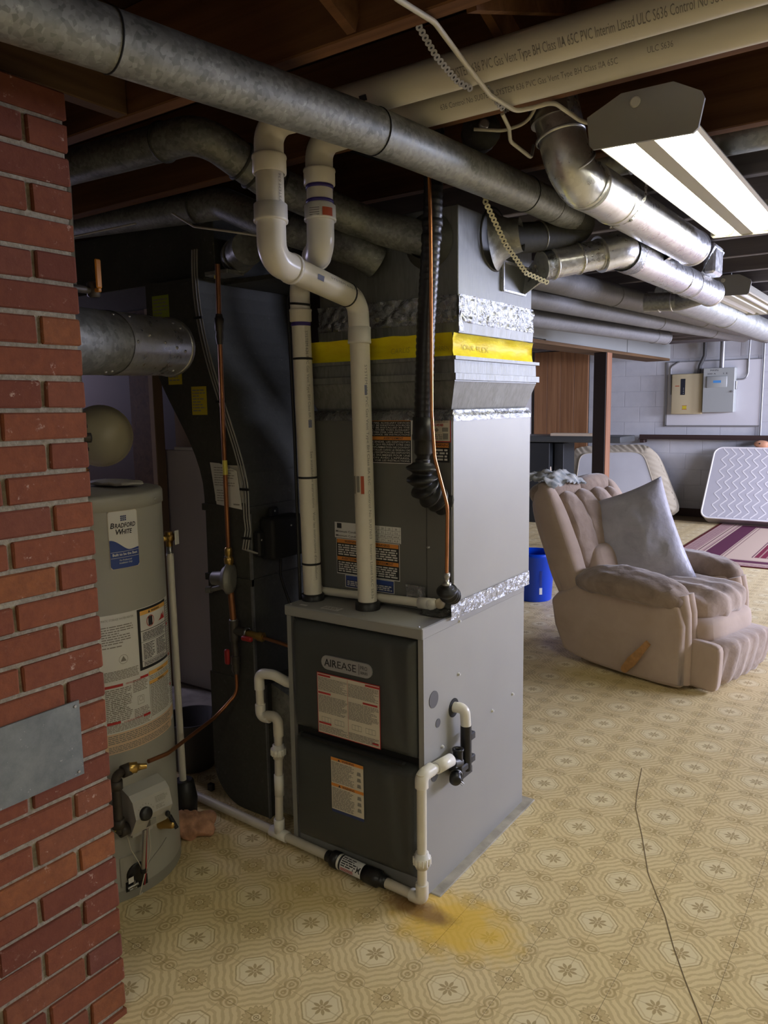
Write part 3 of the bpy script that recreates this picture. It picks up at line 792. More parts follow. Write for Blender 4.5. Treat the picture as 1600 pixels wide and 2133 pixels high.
mb.rect(-1.168, -1.150, 1.376, 1.394, P3); mb.add([P3(-1.196, 1.404), P3(-1.189, 1.397), P3(-1.182, 1.404), P3(-1.189, 1.411)], [(0, 1, 2, 3)]); mb.rect(-1.17, -1.150, 1.399, 1.411, P3)
mb.build('print', 'ink_faint', co)
mb = MB(); put_text(mb, 'R-454B', -1.20, 1.415, .010, P3, .02, 0, 'LEFT', .034); mb.build('lettering', 'label_red', co)
warn(-1.199, -1.146, 1.308, 1.366, [1.365], 12, 4, titles=['WARNING'])
label(co, 'label', 'label_white', -1.585, -1.322, 1.048, 1.100, P1)
mb = MB()
for q, row in enumerate((['15', '20', '25', '30'], ['6.8', '9.1', '11.3', '13.6'], ['224.9', '299.8', '374.8', '449.8'], ['20.9', '27.9', '34.8', '41.8'])):
    for c_, t in enumerate(row): put_text(mb, t, -1.418+c_*.026, 1.0895-q*.0125, .009, P2)
    mb.rect(-1.432, -1.324, 1.0865-q*.0125, 1.0872-q*.0125, P2)
for c_ in range(5): mb.rect(-1.4315+c_*.026, -1.4308+c_*.026, 1.05, 1.099, P2)
put_text(mb, 'Minimum Conditioned', -1.58, 1.0665, .0105, P2, .01, 0, 'LEFT', .115); put_text(mb, 'Minimum Conditioned', -1.58, 1.0525, .0105, P2, .01, 0, 'LEFT', .115)
mb.rect(-1.575, -1.556, 1.080, 1.097, P2); mb.build('lettering', 'ink', co)
for x0, x1, sd in ((-1.578, -1.457, 30), (-1.453, -1.330, 40)):
    label(co, 'label_border', 'label_white', x0-.002, x1+.002, .927, 1.046, yplane(CY0-.0050)); warn(x0, x1, .930, 1.044, [1.044, .986], sd, 5, titles=['WARNING', 'AVERTISSEMENT'])
label(co, 'label_border', 'label_white', -1.546, -1.350, .884, .926, yplane(CY0-.0050))
warn(-1.543, -1.448, .886, .924, [.924], 50, 3, 'label_navy', 'paper', 'label_blue'); warn(-1.445, -1.352, .886, .924, [.924], 60, 3, 'label_navy', 'paper', 'label_blue')
# foil tape along the joint between furnace and coil
def crumple(fn, nu, nv, amp, seed, nrm):
    nrm = Vector(nrm)
    def g(a, b):
        p = Vector(fn(a, b)); q = p*38+Vector((seed, 0, 0)); return p+nrm*(abs(mnoise.noise(q))*amp+.0008)
    return MB().grid(g, nu, nv)
ft = thing('foil_tape_joint', 'crinkled silver foil tape sealing the furnace to the coil cabinet', 'tape', (-1.14, 2.2, .84))
crumple(lambda a, b: (max(CX1, FX1)+.001+.0*b, 1.97+a*.56, .833+b*.050), 60, 6, .004, 1, (1, 0, 0)).build('side_strip', 'foil_tape', ft)
crumple(lambda a, b: (-1.235+a*.095, 1.945+b*.042, FZ+.002+b*b*.02), 14, 6, .006, 2, (0, -.4, 1)).build('front_strip', 'foil_tape', ft)
crumple(lambda a, b: (-1.300+a*.072, CY0-.008-.004*b, .862+b*.062), 12, 12, .006, 3, (0, -1, 0)).build('loose_patch', 'foil_tape', ft)

# ------------------------------------------------------------------ transition, flexible connector, plenum
def ring_stack(prof, x0, x1, y0, y1):
    """prof (z, inset): a square sleeve"""
    mb = MB()
    for (z0, i0_), (z1, i1_) in zip(prof[:-1], prof[1:]):
        a = [(x0+i0_, y0+i0_, z0), (x1-i0_, y0+i0_, z0), (x1-i0_, y1-i0_, z0), (x0+i0_, y1-i0_, z0)]
        b = [(x0+i1_, y0+i1_, z1), (x1-i1_, y0+i1_, z1), (x1-i1_, y1-i1_, z1), (x0+i1_, y1-i1_, z1)]
        for k_ in range(4): k2 = (k_+1) % 4; mb.add([a[k_], a[k2], b[k2], b[k_]], [(0, 1, 2, 3)])
    return mb
tr = thing('duct_transition', 'flared galvanized duct transition on top of the coil cabinet', 'duct transition', (-1.4, 2.26, 1.446))
ring_stack([(1.440, .012), (1.462, .014), (1.545, -.014), (1.612, -.012)], CX0, CX1, CY0, CY1).build('sleeve', 'galv_sleeve', tr)
ring_stack([(1.548, -.016), (1.549, -.022), (1.568, -.022), (1.569, -.016)], CX0, CX1, CY0, CY1).build('cleat', 'galv_sleeve', tr)
ring_stack([(1.606, -.012), (1.607, -.022), (1.617, -.022), (1.618, -.01)], CX0, CX1, CY0, CY1).build('rim', 'galv_sleeve', tr)
crumple(lambda a, b: (CX1-.002+(.002 if b < .6 else -.006*b), CY0+a*(CY1-CY0), 1.430+b*.032), 60, 6, .006, 11, (1, 0, 0)).build('tape_side', 'foil_tape', tr)
crumple(lambda a, b: (CX0+a*(CX1-CX0), CY0-.007+.012*b*b, 1.432+b*.032), 60, 6, .006, 12, (0, -1, 0)).build('tape_front', 'foil_tape', tr)
fx = thing('flex_connector', 'bright yellow fabric duct connector below the plenum', 'duct connector', (-1.4, 2.26, 1.618))
def flexside(p, q, nrm, seed):
    p, q, nrm = Vector(p), Vector(q), Vector(nrm)
    def g(a, b):
        e = 4*a*(1-a); sag = sin(pi*b)*(.016+.012*mnoise.noise(Vector((a*5+seed, 0, 0))))
        pt = p.lerp(q, a); return Vector((pt.x, pt.y, 1.616+b*.068+.004*mnoise.noise(Vector((a*9, b*3, seed)))))-nrm*(sag*min(1, e*6+.35)-.004)
    return g
xa, xb, ya, yb = CX0-.004, CX1+.002, CY0-.004, CY1+.004
mb = MB().grid(flexside((xa, ya, 0), (xb, ya, 0), (0, -1, 0), 1), 40, 8).grid(flexside((xb, ya, 0), (xb, yb, 0), (1, 0, 0), 2), 40, 8).grid(flexside((xb, yb, 0), (xa, yb, 0), (0, 1, 0), 3), 10, 8).grid(flexside((xa, yb, 0), (xa, ya, 0), (-1, 0, 0), 4), 20, 8)
mb.build('fabric', 'yellow_fabric', fx)
g1 = flexside((xa, ya, 0), (xb, ya, 0), (0, -1, 0), 1); g2 = flexside((xb, ya, 0), (xb, yb, 0), (1, 0, 0), 2)
mb = MB()
def onflex(g, L, nrm):
    nrm = Vector(nrm); return lambda u, v: Vector(g(u/L, v/.068))+nrm*.0012
m1 = onflex(g1, xb-xa, (0, -1, 0)); m2 = onflex(g2, yb-ya, (1, 0, 0))
put_text(mb, 'CARLIS', .318, .018, .024, m1, 0, 0, 'LEFT', .072); put_text(mb, 'D.WARREN', .445, .018, .020, m1, 0, 0, 'LEFT', .078)
put_text(mb, 'IONAL FLEX', .07, .022, .024, m2, 0, 0, 'LEFT', .17)
mb.build('lettering', 'label_yellow', fx)
plm = thing('supply_plenum', 'tall galvanized supply plenum above the yellow connector', 'plenum', (-1.4, 2.28, 1.682))
PX0, PX1, PY0, PY1 = -1.655, -1.137, 2.022, 2.532
MB().box(PX0, PX1, PY0, PY1, 1.77, 2.045, .002, 1).build('box', 'galv_plenum', plm)
ring_stack([(1.682, -.012), (1.686, -.004), (1.735, -.006), (1.736, .0), (1.78, -.001)], PX0, PX1, PY0, PY1).build('collar', 'galv_sleeve', plm)
for z0, z1, sd in ((1.716, 1.748, 21), (1.742, 1.795, 22)):
    crumple(lambda a, b: (PX1+.004, PY0+a*(PY1-PY0), z0+b*(z1-z0)+.004*mnoise.noise(Vector((a*8, sd, 0)))), 110, 11, .011, sd, (1, 0, 0)).build('tape_side', 'foil_tape', plm)
    crumple(lambda a, b: (PX0+a*(PX1-PX0), PY0-.005, z0+b*(z1-z0)), 90, 10, .011, sd+5, (0, -1, 0)).build('tape_front', 'foil_tape', plm)
crumple(lambda a, b: (PX1+.004-.0*a, PY0-.004+b*.03, 1.69+a*.10), 14, 5, .012, 31, (.7, -.7, 0)).build('tape_corner', 'foil_tape', plm)

# ------------------------------------------------------------------ round ducts
def seam(p, d, r, mat, parent, wd=.006, h=.003):
    d = Vector(d).normalized(); p = Vector(p)
    return MB().lathe(p-d*wd/2, d, [(0, r), (wd*.25, r+h), (wd*.75, r+h), (wd, r)], 28, False).build('seam', mat, parent)
# the long old duct overhead
du = thing('long_round_duct', 'long old galvanized round duct crossing overhead above the furnace', 'duct', (-1.04, 1.5, 2.04))
dp = [Vector((-1.30, .15, 2.09)), Vector((-1.188, .72, 2.09)), Vector((-1.055, 1.53, 2.089)), Vector((-1.004, 2.20, 2.085)), Vector((-.985, 2.52, 2.078))]
def along(pts, t):
    L = [(b-a).length for a, b in zip(pts[:-1], pts[1:])]; s_ = t*sum(L)
    for a, b, l in zip(pts[:-1], pts[1:], L):
        if s_ <= l: return a.lerp(b, s_/l), (b-a).normalized()
        s_ -= l
    return pts[-1], (pts[-1]-pts[-2]).normalized()
cuts = [0, .312, .575, .86, 1]
for a, b in zip(cuts[:-1], cuts[1:]):
    P = [along(dp, a+(b-a)*q/8)[0] for q in range(9)]
    MB().tube(P, .0505 if a < .8 else .048, 32, True).build('duct_section', 'galv_old', du)
for c_ in cuts[1:4]:
    p, d = along(dp, c_); MB().lathe(p-d*.002, d, [(0, .0505), (.001, .0522), (.003, .0522), (.004, .0505)], 32, False).build('seam', 'black_gap', du)
p, d = along(dp, .93); seam(p, d, .048, 'galv_dark', du, .003, .001)
# elbow and takeoff back to the plenum
MB().tube(fillet([(-.985, 2.50, 2.078), (-.975, 2.615, 2.065), (-1.02, 2.50, 2.02), (-1.137, 2.26, 1.985)], .055, 8), .047, 28).build('elbow', 'galv_dark', du)
MB().lathe((-1.137, 2.252, 1.983), (1, .25, .10), [(0, .094), (.006, .086), (.022, .068), (.05, .055), (.085, .050)], 32, False).build('takeoff_collar', 'galv', du)
MB().lathe((-1.137, 2.252, 1.983), (1, 0, 0), [(0, .097), (.002, .097), (.003, .09)], 32, False).build('collar_flange', 'galv_dark', du)
seam((-1.06, 2.42, 2.01), (.5, .8, .2), .047, 'galv', du)

# new branch: square boot, horizontal run, elbow, trunk
nb = thing('branch_duct', 'new shiny round duct from a square boot on the plenum to the trunk', 'duct', (-1.0, 2.6, 1.9))
bo = [(2.300, 1.835), (2.462, 1.835), (2.492, 1.925), (2.300, 1.925)]
mb = MB(); e0 = [Vector((PX1+.001, y, z)) for y, z in bo]; cc = Vector((-1.055, 2.445, 1.922)); dd = Vector((.62, .74, .25)).normalized(); xx, yy, _ = frame(dd)
ringp = [cc+(xx*cos(2*pi*k/16)+yy*sin(2*pi*k/16))*.044 for k in range(16)]
for k in range(16):
    a, b = ringp[k], ringp[(k+1) % 16]
    pick = lambda p: min(range(4), key=lambda i: (e0[i]-p).length)
    i1_, i2_ = pick(a), pick(b)
    mb.add([e0[i1_], a, b], [(0, 1, 2)])
    if i1_ != i2_: mb.add([e0[i1_], b, e0[i2_]], [(0, 1, 2)])
mb.build('boot', 'galv_new', nb)
mb = MB()
for (y0, z0), (y1, z1) in zip(bo, bo[1:]+bo[:1]): mb.bar((PX1+.004, y0, z0), (PX1+.004, y1, z1), .006, .014, (1, 0, 0))
mb.build('boot_flange', 'galv_new', nb)
pA = cc+dd*-.01; pB = Vector((-.93, 2.61, 1.965)); pC = Vector((-.885, 2.70, 1.97))
MB().tube([pA, pA.lerp(pB, .5), pB], .0475, 28).build('run', 'galv_new', nb)
dn = (pB-pA).normalized()
for t in (.18, .62, .98): seam(pA.lerp(pB, t), dn, .0475, 'galv_new', nb, .010, .004)
crumple(lambda a, b: pA.lerp(pB, .02+.14*b)+(xx*cos(2*pi*a)+yy*sin(2*pi*a))*.0478, 36, 5, .003, 41, dn*.3).build('tape', 'foil_tape', nb)
tk = thing('trunk_duct', 'new shiny trunk duct with taped branches below the ceiling', 'duct', (-.88, 3.3, 1.9))
tp_ = [pB+dn*.0, Vector((-.885, 2.665, 1.985)), Vector((-.878, 2.78, 1.978)), Vector((-.885, 4.02, 1.985))]
MB().tube(fillet(tp_, .06, 8), .060, 32).build('duct_section', 'galv_new', tk)
for y in (2.80, 3.42, 3.60): seam((-.882, y, 1.98), (0, 1, 0), .060, 'galv_new', tk, .006, .0025)
for y, sd in ((2.74, 51), (2.70, 52)):
    crumple(lambda a, b: (-.88+.0615*cos(2*pi*a), y+b*.05, 1.979+.0615*sin(2*pi*a)), 40, 4, .005, sd, (0, -.3, -.3)).build('tape', 'foil_tape', tk)
MB().lathe((-.885, 4.02, 1.985), (0, 1, 0), [(-.01, .061), (.0, .064), (.006, .064), (.012, .05), (.014, 0)], 32).build('end_cap', 'galv_new', tk)
MB().tube(fillet([(-.885, 3.02, 2.01), (-.83, 3.06, 2.045), (-.79, 3.05, 2.06)], .05), .045, 24).build('cross_branch', 'galv_new', tk)
crumple(lambda a, b: Vector((-.875, 2.985, 1.99)).lerp(Vector((-.825, 3.045, 2.03)), b)+Vector((.052*cos(2*pi*a), .052*sin(2*pi*a), .03*sin(2*pi*a))), 30, 6, .008, 55, (0, 0, -1)).build('branch_tape', 'foil_tape', tk)
MB().box(-.85, -.80, 3.70, 3.86, 2.03, 2.16, .01, 1).build('riser_boot', 'galv_new', tk)
crumple(lambda a, b: (-.86+.06*b, 3.68+a*.20, 2.02+.12*b), 16, 10, .012, 57, (.6, -.6, 0)).build('riser_tape', 'foil_tape', tk)
MB().tube(fillet([(-.90, 3.93, 1.97), (-1.02, 3.99, 1.955), (-1.18, 3.97, 1.96)], .05), .045, 24).build('side_branch', 'galv', tk)
for x in (-1.05, -1.11): seam((x, 3.985, 1.957), (1, 0, 0), .045, 'galv_new', tk, .008, .003)
# upper shiny duct under the light, rising through the ceiling
ud = thing('riser_duct', 'bright new round duct beside the light with an elbow up into the ceiling', 'duct', (-.80, 2.6, 1.98))
MB().tube([(-.782, 2.10, 2.052), (-.775, 2.66, 2.051), (-.768, 3.16, 2.050)], .0635, 36).build('duct_section', 'galv_new', ud)
MB().tube(fillet([(-.782, 2.20, 2.052), (-.800, 2.03, 2.052), (-.862, 2.02, 2.30)], .09, 10), .061, 32).build('elbow', 'galv_new', ud)
for p, d in (((-.83, 2.02, 2.165), (-.25, 0, 1)), ((-.808, 2.045, 2.095), (-.2, -.6, .8)), ((-.79, 2.10, 2.055), (0, 1, -.2))): seam(p, d, .0615, 'galv_new', ud, .010, .004)
MB().tube([(-.845, 2.02, 2.205), (-.868, 2.02, 2.33)], .0635, 28).build('upper_sleeve', 'steel', ud)
MB().lathe((-.768, 3.16, 2.05), (0, 1, 0), [(-.008, .0635), (0, .067), (.006, .067), (.012, .055), (.014, 0)], 32).build('end_cap', 'galv_new', ud)
seam((-.78, 2.30, 2.052), (0, 1, 0), .0635, 'galv_new', ud)
MB().box(-.842, -.8405, 2.16, 2.20, 2.03, 2.035).build('sticker', 'label_white', ud)
# far ducts
def far_duct(label_, pts, r, mat, seams=()):
    t = thing('ceiling_duct', label_, 'duct', pts[0]); P = [Vector(p) for p in pts]
    MB().tube(P, r, 24).build('duct_section', mat, t)
    for s_ in seams:
        p, d = along(P, s_); seam(p, d, r, mat, t, .012, .004)
    return t
far_duct('thick grey ceiling duct, uppermost of the three behind the coil cabinet', [(-1.62, 2.75, 2.075), (-1.42, 5.5, 2.075), (-1.32, 8.4, 2.075)], .062, 'galv_duct', (.3, .6))
far_duct('slim grey ceiling duct between two others behind the coil cabinet', [(-1.70, 2.75, 1.985), (-1.53, 5.2, 2.0), (-1.38, 7.6, 2.03)], .050, 'galv_duct', (.55, .8))
t = far_duct('short capped grey ceiling duct in front of the boxed beam', [(-2.02, 2.8, 1.965), (-1.92, 4.6, 1.975), (-1.80, 6.62, 1.99)], .055, 'galv_duct', (.28, .93))
MB().lathe((-1.80, 6.62, 1.99), (0, 1, 0), [(0, .055), (.004, .058), (.03, .058), (.032, 0)], 24).build('end_cap', 'galv_duct', t)
far_duct('long shiny ceiling duct running to the back past the second light', [(-1.13, 4.25, 2.03), (-1.14, 6.2, 2.04), (-1.16, 9.6, 2.05)], .085, 'galv', (.25, .55, .8))
# dark ducts at the upper left
dl = thing('left_round_duct', 'dark galvanized round duct bending left behind the white vent pipes, upper one', 'duct', (-1.5, 1.9, 2.0))
P = fillet([(-1.235, 2.02, 1.955), (-1.42, 1.97, 2.02), (-1.575, 1.72, 2.11), (-1.63, 1.515, 2.205), (-2.7, 1.51, 2.23)], [.08, .2, .09], 8)
MB().tube(P, .050, 28).build('duct_section', 'galv_old', dl)
MB().lathe((-1.235, 2.021, 1.955), (0, -1, 0), [(0, .082), (.004, .08), (.012, .062), (.03, .054)], 28, False).build('takeoff_collar', 'galv_dark', dl)
for p, d in (((-1.565, 1.737, 2.103), (-.3, -.85, .38)), ((-1.590, 1.665, 2.135), (-.25, -.87, .40)), ((-1.60, 1.63, 2.152), (-.25, -.87, .40)), ((-1.78, 1.515, 2.209), (-1, 0, 0.02))): seam(p, d, .050, 'galv_dark', dl, .010, .005)
dl2 = thing('left_round_duct', 'dark galvanized round duct bending left behind the white vent pipes, lower one', 'duct', (-1.6, 2.0, 1.9))
P = fillet([(-1.42, 2.02, 1.915), (-1.45, 1.975, 1.945), (-1.72, 1.88, 2.045), (-1.93, 1.875, 2.14), (-3.0, 1.885, 2.20)], [.05, .15, .12], 8)
MB().tube(P, .050, 28).build('duct_section', 'galv_old', dl2)
for p, d in (((-1.66, 1.902, 2.02), (-.9, -.3, .33)), ((-1.70, 1.888, 2.036), (-.9, -.3, .36)), ((-2.05, 1.876, 2.148), (-1, 0, .06))): seam(p, d, .050, 'galv_dark', dl2, .010, .005)

# ------------------------------------------------------------------ return air drop and trunk on the left
rd_ = thing('return_duct', 'dark sheet metal return duct with an S-shaped side left of the furnace', 'duct', (-2.0, 2.15, 0))
def ogee(a, b, n=12):
    return [(a[0]+(b[0]-a[0])*(.5-.5*cos(pi*k/n)), a[1]+(b[1]-a[1])*k/n) for k in range(n+1)]
RY, RYB = 1.914, 2.42
low = [(-2.132, .50), (-1.906, .50), (-1.906, 1.125), (-2.125, 1.125)]
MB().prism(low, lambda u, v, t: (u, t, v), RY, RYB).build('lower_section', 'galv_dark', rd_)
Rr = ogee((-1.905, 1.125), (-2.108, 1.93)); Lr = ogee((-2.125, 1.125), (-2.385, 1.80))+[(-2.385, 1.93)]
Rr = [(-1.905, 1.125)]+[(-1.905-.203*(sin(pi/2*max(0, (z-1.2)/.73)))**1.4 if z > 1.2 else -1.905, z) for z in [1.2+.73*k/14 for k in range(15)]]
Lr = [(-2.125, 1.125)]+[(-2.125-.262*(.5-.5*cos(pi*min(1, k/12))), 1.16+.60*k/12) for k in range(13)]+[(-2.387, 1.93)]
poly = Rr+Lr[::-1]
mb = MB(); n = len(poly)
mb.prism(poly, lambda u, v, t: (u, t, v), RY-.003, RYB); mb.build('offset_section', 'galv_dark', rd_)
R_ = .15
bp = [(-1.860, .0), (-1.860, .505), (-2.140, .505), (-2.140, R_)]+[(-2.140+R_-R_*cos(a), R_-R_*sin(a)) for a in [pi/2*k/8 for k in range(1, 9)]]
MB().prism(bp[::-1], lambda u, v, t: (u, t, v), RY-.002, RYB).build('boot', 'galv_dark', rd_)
MB().prism([(-1.860, .02), (-1.672, .02), (-1.672, .36), (-1.75, .46), (-1.860, .50)][::-1], lambda u, v, t: (u, t, v), RY+.03, RYB).build('transition', 'galv', rd_)
mb = MB()
for z in (.868, 1.125): MB().box(-2.135, -1.900, RY-.008, RYB, z-.012, z+.012).build('drive_cleat', 'galv_dark', rd_)
MB().box(-1.908, -1.900, RY-.006, RY+.004, .5, 1.125).box(-1.862, -1.856, RY-.006, RY+.004, 0, .505).build('corner_seam', 'galv_duct', rd_)
rt_t = thing('rectangular_duct', 'dark rectangular return air duct above the S-shaped duct', 'duct', (-2.7, 2.2, 1.93))
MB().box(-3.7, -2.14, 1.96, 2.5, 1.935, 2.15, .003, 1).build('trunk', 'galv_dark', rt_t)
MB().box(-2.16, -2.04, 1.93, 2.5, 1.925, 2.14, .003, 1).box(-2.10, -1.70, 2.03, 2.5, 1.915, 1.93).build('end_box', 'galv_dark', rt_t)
MB().box(-2.06, -1.95, 1.90, 1.98, 1.925, 1.94, .002, 1).build('bracket', 'galv', rt_t)
sd_ = thing('stub_duct', 'short galvanized stub duct beside the return trunk', 'duct', (-1.95, 2.0, 1.95))
MB().tube([(-2.04, 2.03, 2.0), (-1.97, 1.97, 1.99), (-1.88, 1.93, 2.0)], .055, 24).build('duct_section', 'galv', sd_)
for p in ((-1.99, 1.99, 1.993), (-1.95, 1.96, 1.992)): seam(p, (1, -.6, 0), .055, 'galv', sd_, .008, .004)
# ------------------------------------------------------------------ plastic vent pipes
def hub(parent, p, d, r, L=.045, mat='pvc_white', name='hub'):
    d = Vector(d).normalized(); p = Vector(p)
    return MB().lathe(p-d*L/2, d, [(0, r), (.002, r*1.14), (L*.8, r*1.14), (L*.88, r*1.18), (L, r*1.16), (L, r)], 28, False).build(name, mat, parent)
def ring(parent, p, d, r, wd, mat, name, h=.0015):
    d = Vector(d).normalized(); p = Vector(p)
    return MB().lathe(p-d*wd/2, d, [(0, r), (.0005, r+h), (wd-.0005, r+h), (wd, r)], 24, False).build(name, mat, parent)
def tie(parent, p, d, r): return ring(parent, p, d, r, .007, 'tie_black', 'cable_tie', .002)
r2, r3 = .0305, .0375
PV1, PV2, PZ = 1.553, 1.703, 2.188
ve = thing('exhaust_vent', 'white plastic vent pipe with a slanted offset rising from the furnace, right one', 'vent pipe', (-1.412, 1.925, .842))
b0 = Vector((-1.412, 1.925, .842)); b1 = Vector((-1.424, 1.925, 1.70)); e1 = Vector((-1.428, 1.925, 1.795)); e2 = Vector((-1.392, 1.515, 1.850)); t2 = Vector((-1.408, 1.535, PZ))
MB().tube([b0, b1], r2, 24).build('lower_pipe', 'pvc', ve)
MB().lathe(b0, (0, 0, 1), [(0, .040), (.022, .040), (.026, .034), (.026, .030)], 24).build('grommet', 'black_rubber', ve)
dS = (e2-e1).normalized()
MB().tube(fillet([b1, e1, e1+dS*.10], .06, 10), r2*1.06, 24).build('lower_elbow', 'pvc_white', ve)
hub(ve, (b1.x, b1.y, 1.69), (0, 0, -1), r2, .05)
MB().tube([e1+dS*.055, e2-dS*.07], r3-.003, 28).build('slanted_pipe', 'pvc', ve)
ring(ve, e1+dS*.06, dS, r3-.003, .006, 'tie_black', 'joint_ring', .002)
up_ = (t2-e2).normalized()
MB().tube(fillet([e2-dS*.09, e2, e2+up_*.11], .075, 10), r3, 28).build('middle_elbow', 'pvc_white', ve)
hub(ve, e2+up_*.115, -up_, r3, .045); ring(ve, e2-dS*.082, dS, r3, .012, 'pvc_white', 'joint_ring', .003)
MB().tube([e2+up_*.10, t2-up_*.10], r3-.002, 28).build('upper_pipe', 'pvc', ve)
hub(ve, t2-up_*.105, up_, r3, .045, 'pvc')
MB().tube(fillet([t2-up_*.11, t2, t2+Vector((.12, .008, 0))], .07, 10), r3, 28).build('upper_elbow', 'pvc', ve)
MB().tube([(-1.29, PV1, PZ), (2.58, PV1, PZ)], r3, 28).build('ceiling_run', 'pvc', ve)
vi = thing('intake_vent', 'white plastic vent pipe with purple primer bands rising from the furnace, left one', 'vent pipe', (-1.637, 1.925, .842))
c0 = Vector((-1.637, 1.925, .842)); c1 = Vector((-1.655, 1.925, 1.835)); f1 = Vector((-1.657, 1.925, 1.86)); f2 = Vector((-1.392, 1.712, 1.905)); g2 = Vector((-1.398, 1.722, PZ))
MB().tube([c0, c1-Vector((0, 0, .05))], r2, 24).build('lower_pipe', 'pvc', vi)
MB().lathe(c0, (0, 0, 1), [(0, .038), (.020, .038), (.022, .033), (.022, .030)], 24).build('grommet', 'black_rubber', vi)
dI = (f2-f1).normalized(); u2 = (g2-f2).normalized()
hub(vi, (c1.x, c1.y, 1.765), (0, 0, 1), r2, .04, 'pvc'); ring(vi, (c1.x, c1.y, 1.738), (0, 0, 1), r2, .012, 'primer_purple', 'primer_band')
MB().tube(fillet([c1-Vector((0, 0, .07)), f1, f1+dI*.10], .05, 8), r2*1.05, 24).build('lower_elbow', 'pvc_white', vi)
MB().tube([f1+dI*.06, f2-dI*.04], r2*1.1, 24).build('offset_pipe', 'pvc', vi)
MB().tube(fillet([f2-dI*.075, f2, f2+u2*.09], .065, 10), r3, 28).build('middle_elbow', 'pvc_white', vi)
ring(vi, f2-dI*.06, dI, r3, .02, 'pvc_white', 'joint_ring', .003)
hub(vi, f2+u2*.095, -u2, r3, .042); MB().tube([f2+u2*.10, g2-u2*.09], r3-.002, 28).build('upper_pipe', 'pvc', vi)
ring(vi, f2+u2*.124, u2, r3-.001, .009, 'primer_purple', 'primer_band'); ring(vi, f2+u2*.162, u2, r3-.001, .010, 'primer_purple', 'primer_band')
hub(vi, g2-u2*.095, u2, r3, .042, 'pvc')
MB().tube(fillet([g2-u2*.10, g2, g2+Vector((.12, -.01, 0))], .07, 10), r3, 28).build('upper_elbow', 'pvc', vi)
MB().tube([(-1.285, PV2, PZ-.002), (2.58, PV2, PZ-.002)], r3, 28).build('ceiling_run', 'pvc', vi)
mpv = onto_pipe(f2+u2*.078, f2+u2*.2, r3*1.18+.001, (.4, -1, 0))
tocam = lambda p: (Vector((0, 0, CAMH))-Vector(p)).normalized()
def pipe_print(parent, p, q, r, txt, u, size, ang=0., width=None, mat='ink_faint'):
    mb = MB(); put_text(mb, txt, u, -size*.35, size, onto_pipe(p, q, r, tocam((Vector(p)+Vector(q))/2), ang), 0, 0, 'LEFT', width); mb.build('print', mat, parent)
pm = onto_pipe(f2+u2*.0765, f2+u2*.20, r3*1.165, tocam(f2), 0)
MB().rect(.002, .029, -.030, .004, pm, 1).build('label_red_patch', 'label_rust', vi) if False else None
mb = MB()
for k_ in range(6): mb.rect(.003, .025, -.036+k_*.005, -.031+k_*.005, pm)
mb.build('rust_label', 'label_rust', vi)
mb = MB()
for k_ in range(4): mb.rect(.004+k_*.006, .0065+k_*.006, .002, .030, pm)
mb.build('print', 'ink_faint', vi)
# print on the pipes
pipe_print(ve, b1, b0, r2, 'SYSTEM 636 PVC Gas Vent Type BH Class IIA 65C   Control No SU07603   Interim Listed ULC S636', .10, .012, -.55, .72)
pipe_print(vi, c1, c0, r2, 'SYSTEM 636 PVC Gas Vent Type BH Class IIA 65C', .12, .013, -.5, .30)
pipe_print(vi, c1, c0, r2, "See installation instructions   Voir les instructions d'installation", .50, .012, -.5, .42)
MB().rect(.40, .424, -.006, .006, onto_pipe(c1, c0, r2, tocam(c0), -.5), 1).build('print', 'ink_blue', vi); MB().rect(.16, .19, -.005, .003, onto_pipe(b1, b0, r2, tocam(b0), -.5)).build('print', 'ink_blue', ve)
pipe_print(ve, e2, e1, r3-.003, 'SYSTEM 636 PVC', .22, .010, -.75, .16)
MB().rect(.155, .185, -.016, -.002, onto_pipe(e2, e1, r3-.003, tocam(e2), -.6)).build('print', 'ink_blue', ve)
lm = onto_pipe(b1, b0, r2, tocam(b0), .35)
for u_, v_, wd, hh, mt in ((.435, .006, .055, .010, 'label_rust'), (.435, -.008, .050, .010, 'ink_faint'), (.435, -.024, .055, .010, 'ink_faint')):
    MB().rect(u_, u_+wd, v_-hh/2, v_+hh/2, lm).build('sticker', mt, ve)
pipe_print(ve, e2+up_*.10, t2, r3-.002, 'SYSTEM 636 PVC VENT', .03, .012, .75, .15)
qa, qb = (-1.29, PV1, PZ), (2.58, PV1, PZ)
pipe_print(ve, qa, qb, r3, 'SYSTEM 636 PVC Gas Vent Type BH Class IIA 65C PVC Interim Listed ULC S636 Control No SU07603 - System 636 DN-10-302.2 FS-II 90-305', .42, .026, .1, .78); pipe_print(ve, qa, qb, r3, '(Clearance to combustibles', 1.22, .022, .1, .2)
qa, qb = (-1.285, PV2, PZ), (2.58, PV2, PZ)
pipe_print(vi, qa, qb, r3, '636 Control No SU07603  SYSTEM 636 PVC Gas Vent Type BH Class IIA 65C', .30, .017, .1, .42); pipe_print(vi, qa, qb, r3, 'SYSTEM 636 PVC', 1.02, .017, .1, .14)
pipe_print(vi, qa, qb, r3, 'ULC S636', .78, .016, 0.0, .05); MB().rect(.18, .20, -.006, .006, onto_pipe((-1.29, PV1, PZ), (2.58, PV1, PZ), r3, tocam((-1, PV1, PZ)), 0)).build('print', 'ink', ve)
for z in (1.63, 1.25, .965): tie(vi, c0.lerp(c1, (z-.842)/(1.835-.842)), (0, 0, 1), r2)
tie(vi, (c1.x, c1.y, 1.80), (.1, 0, 1), r2*1.06)

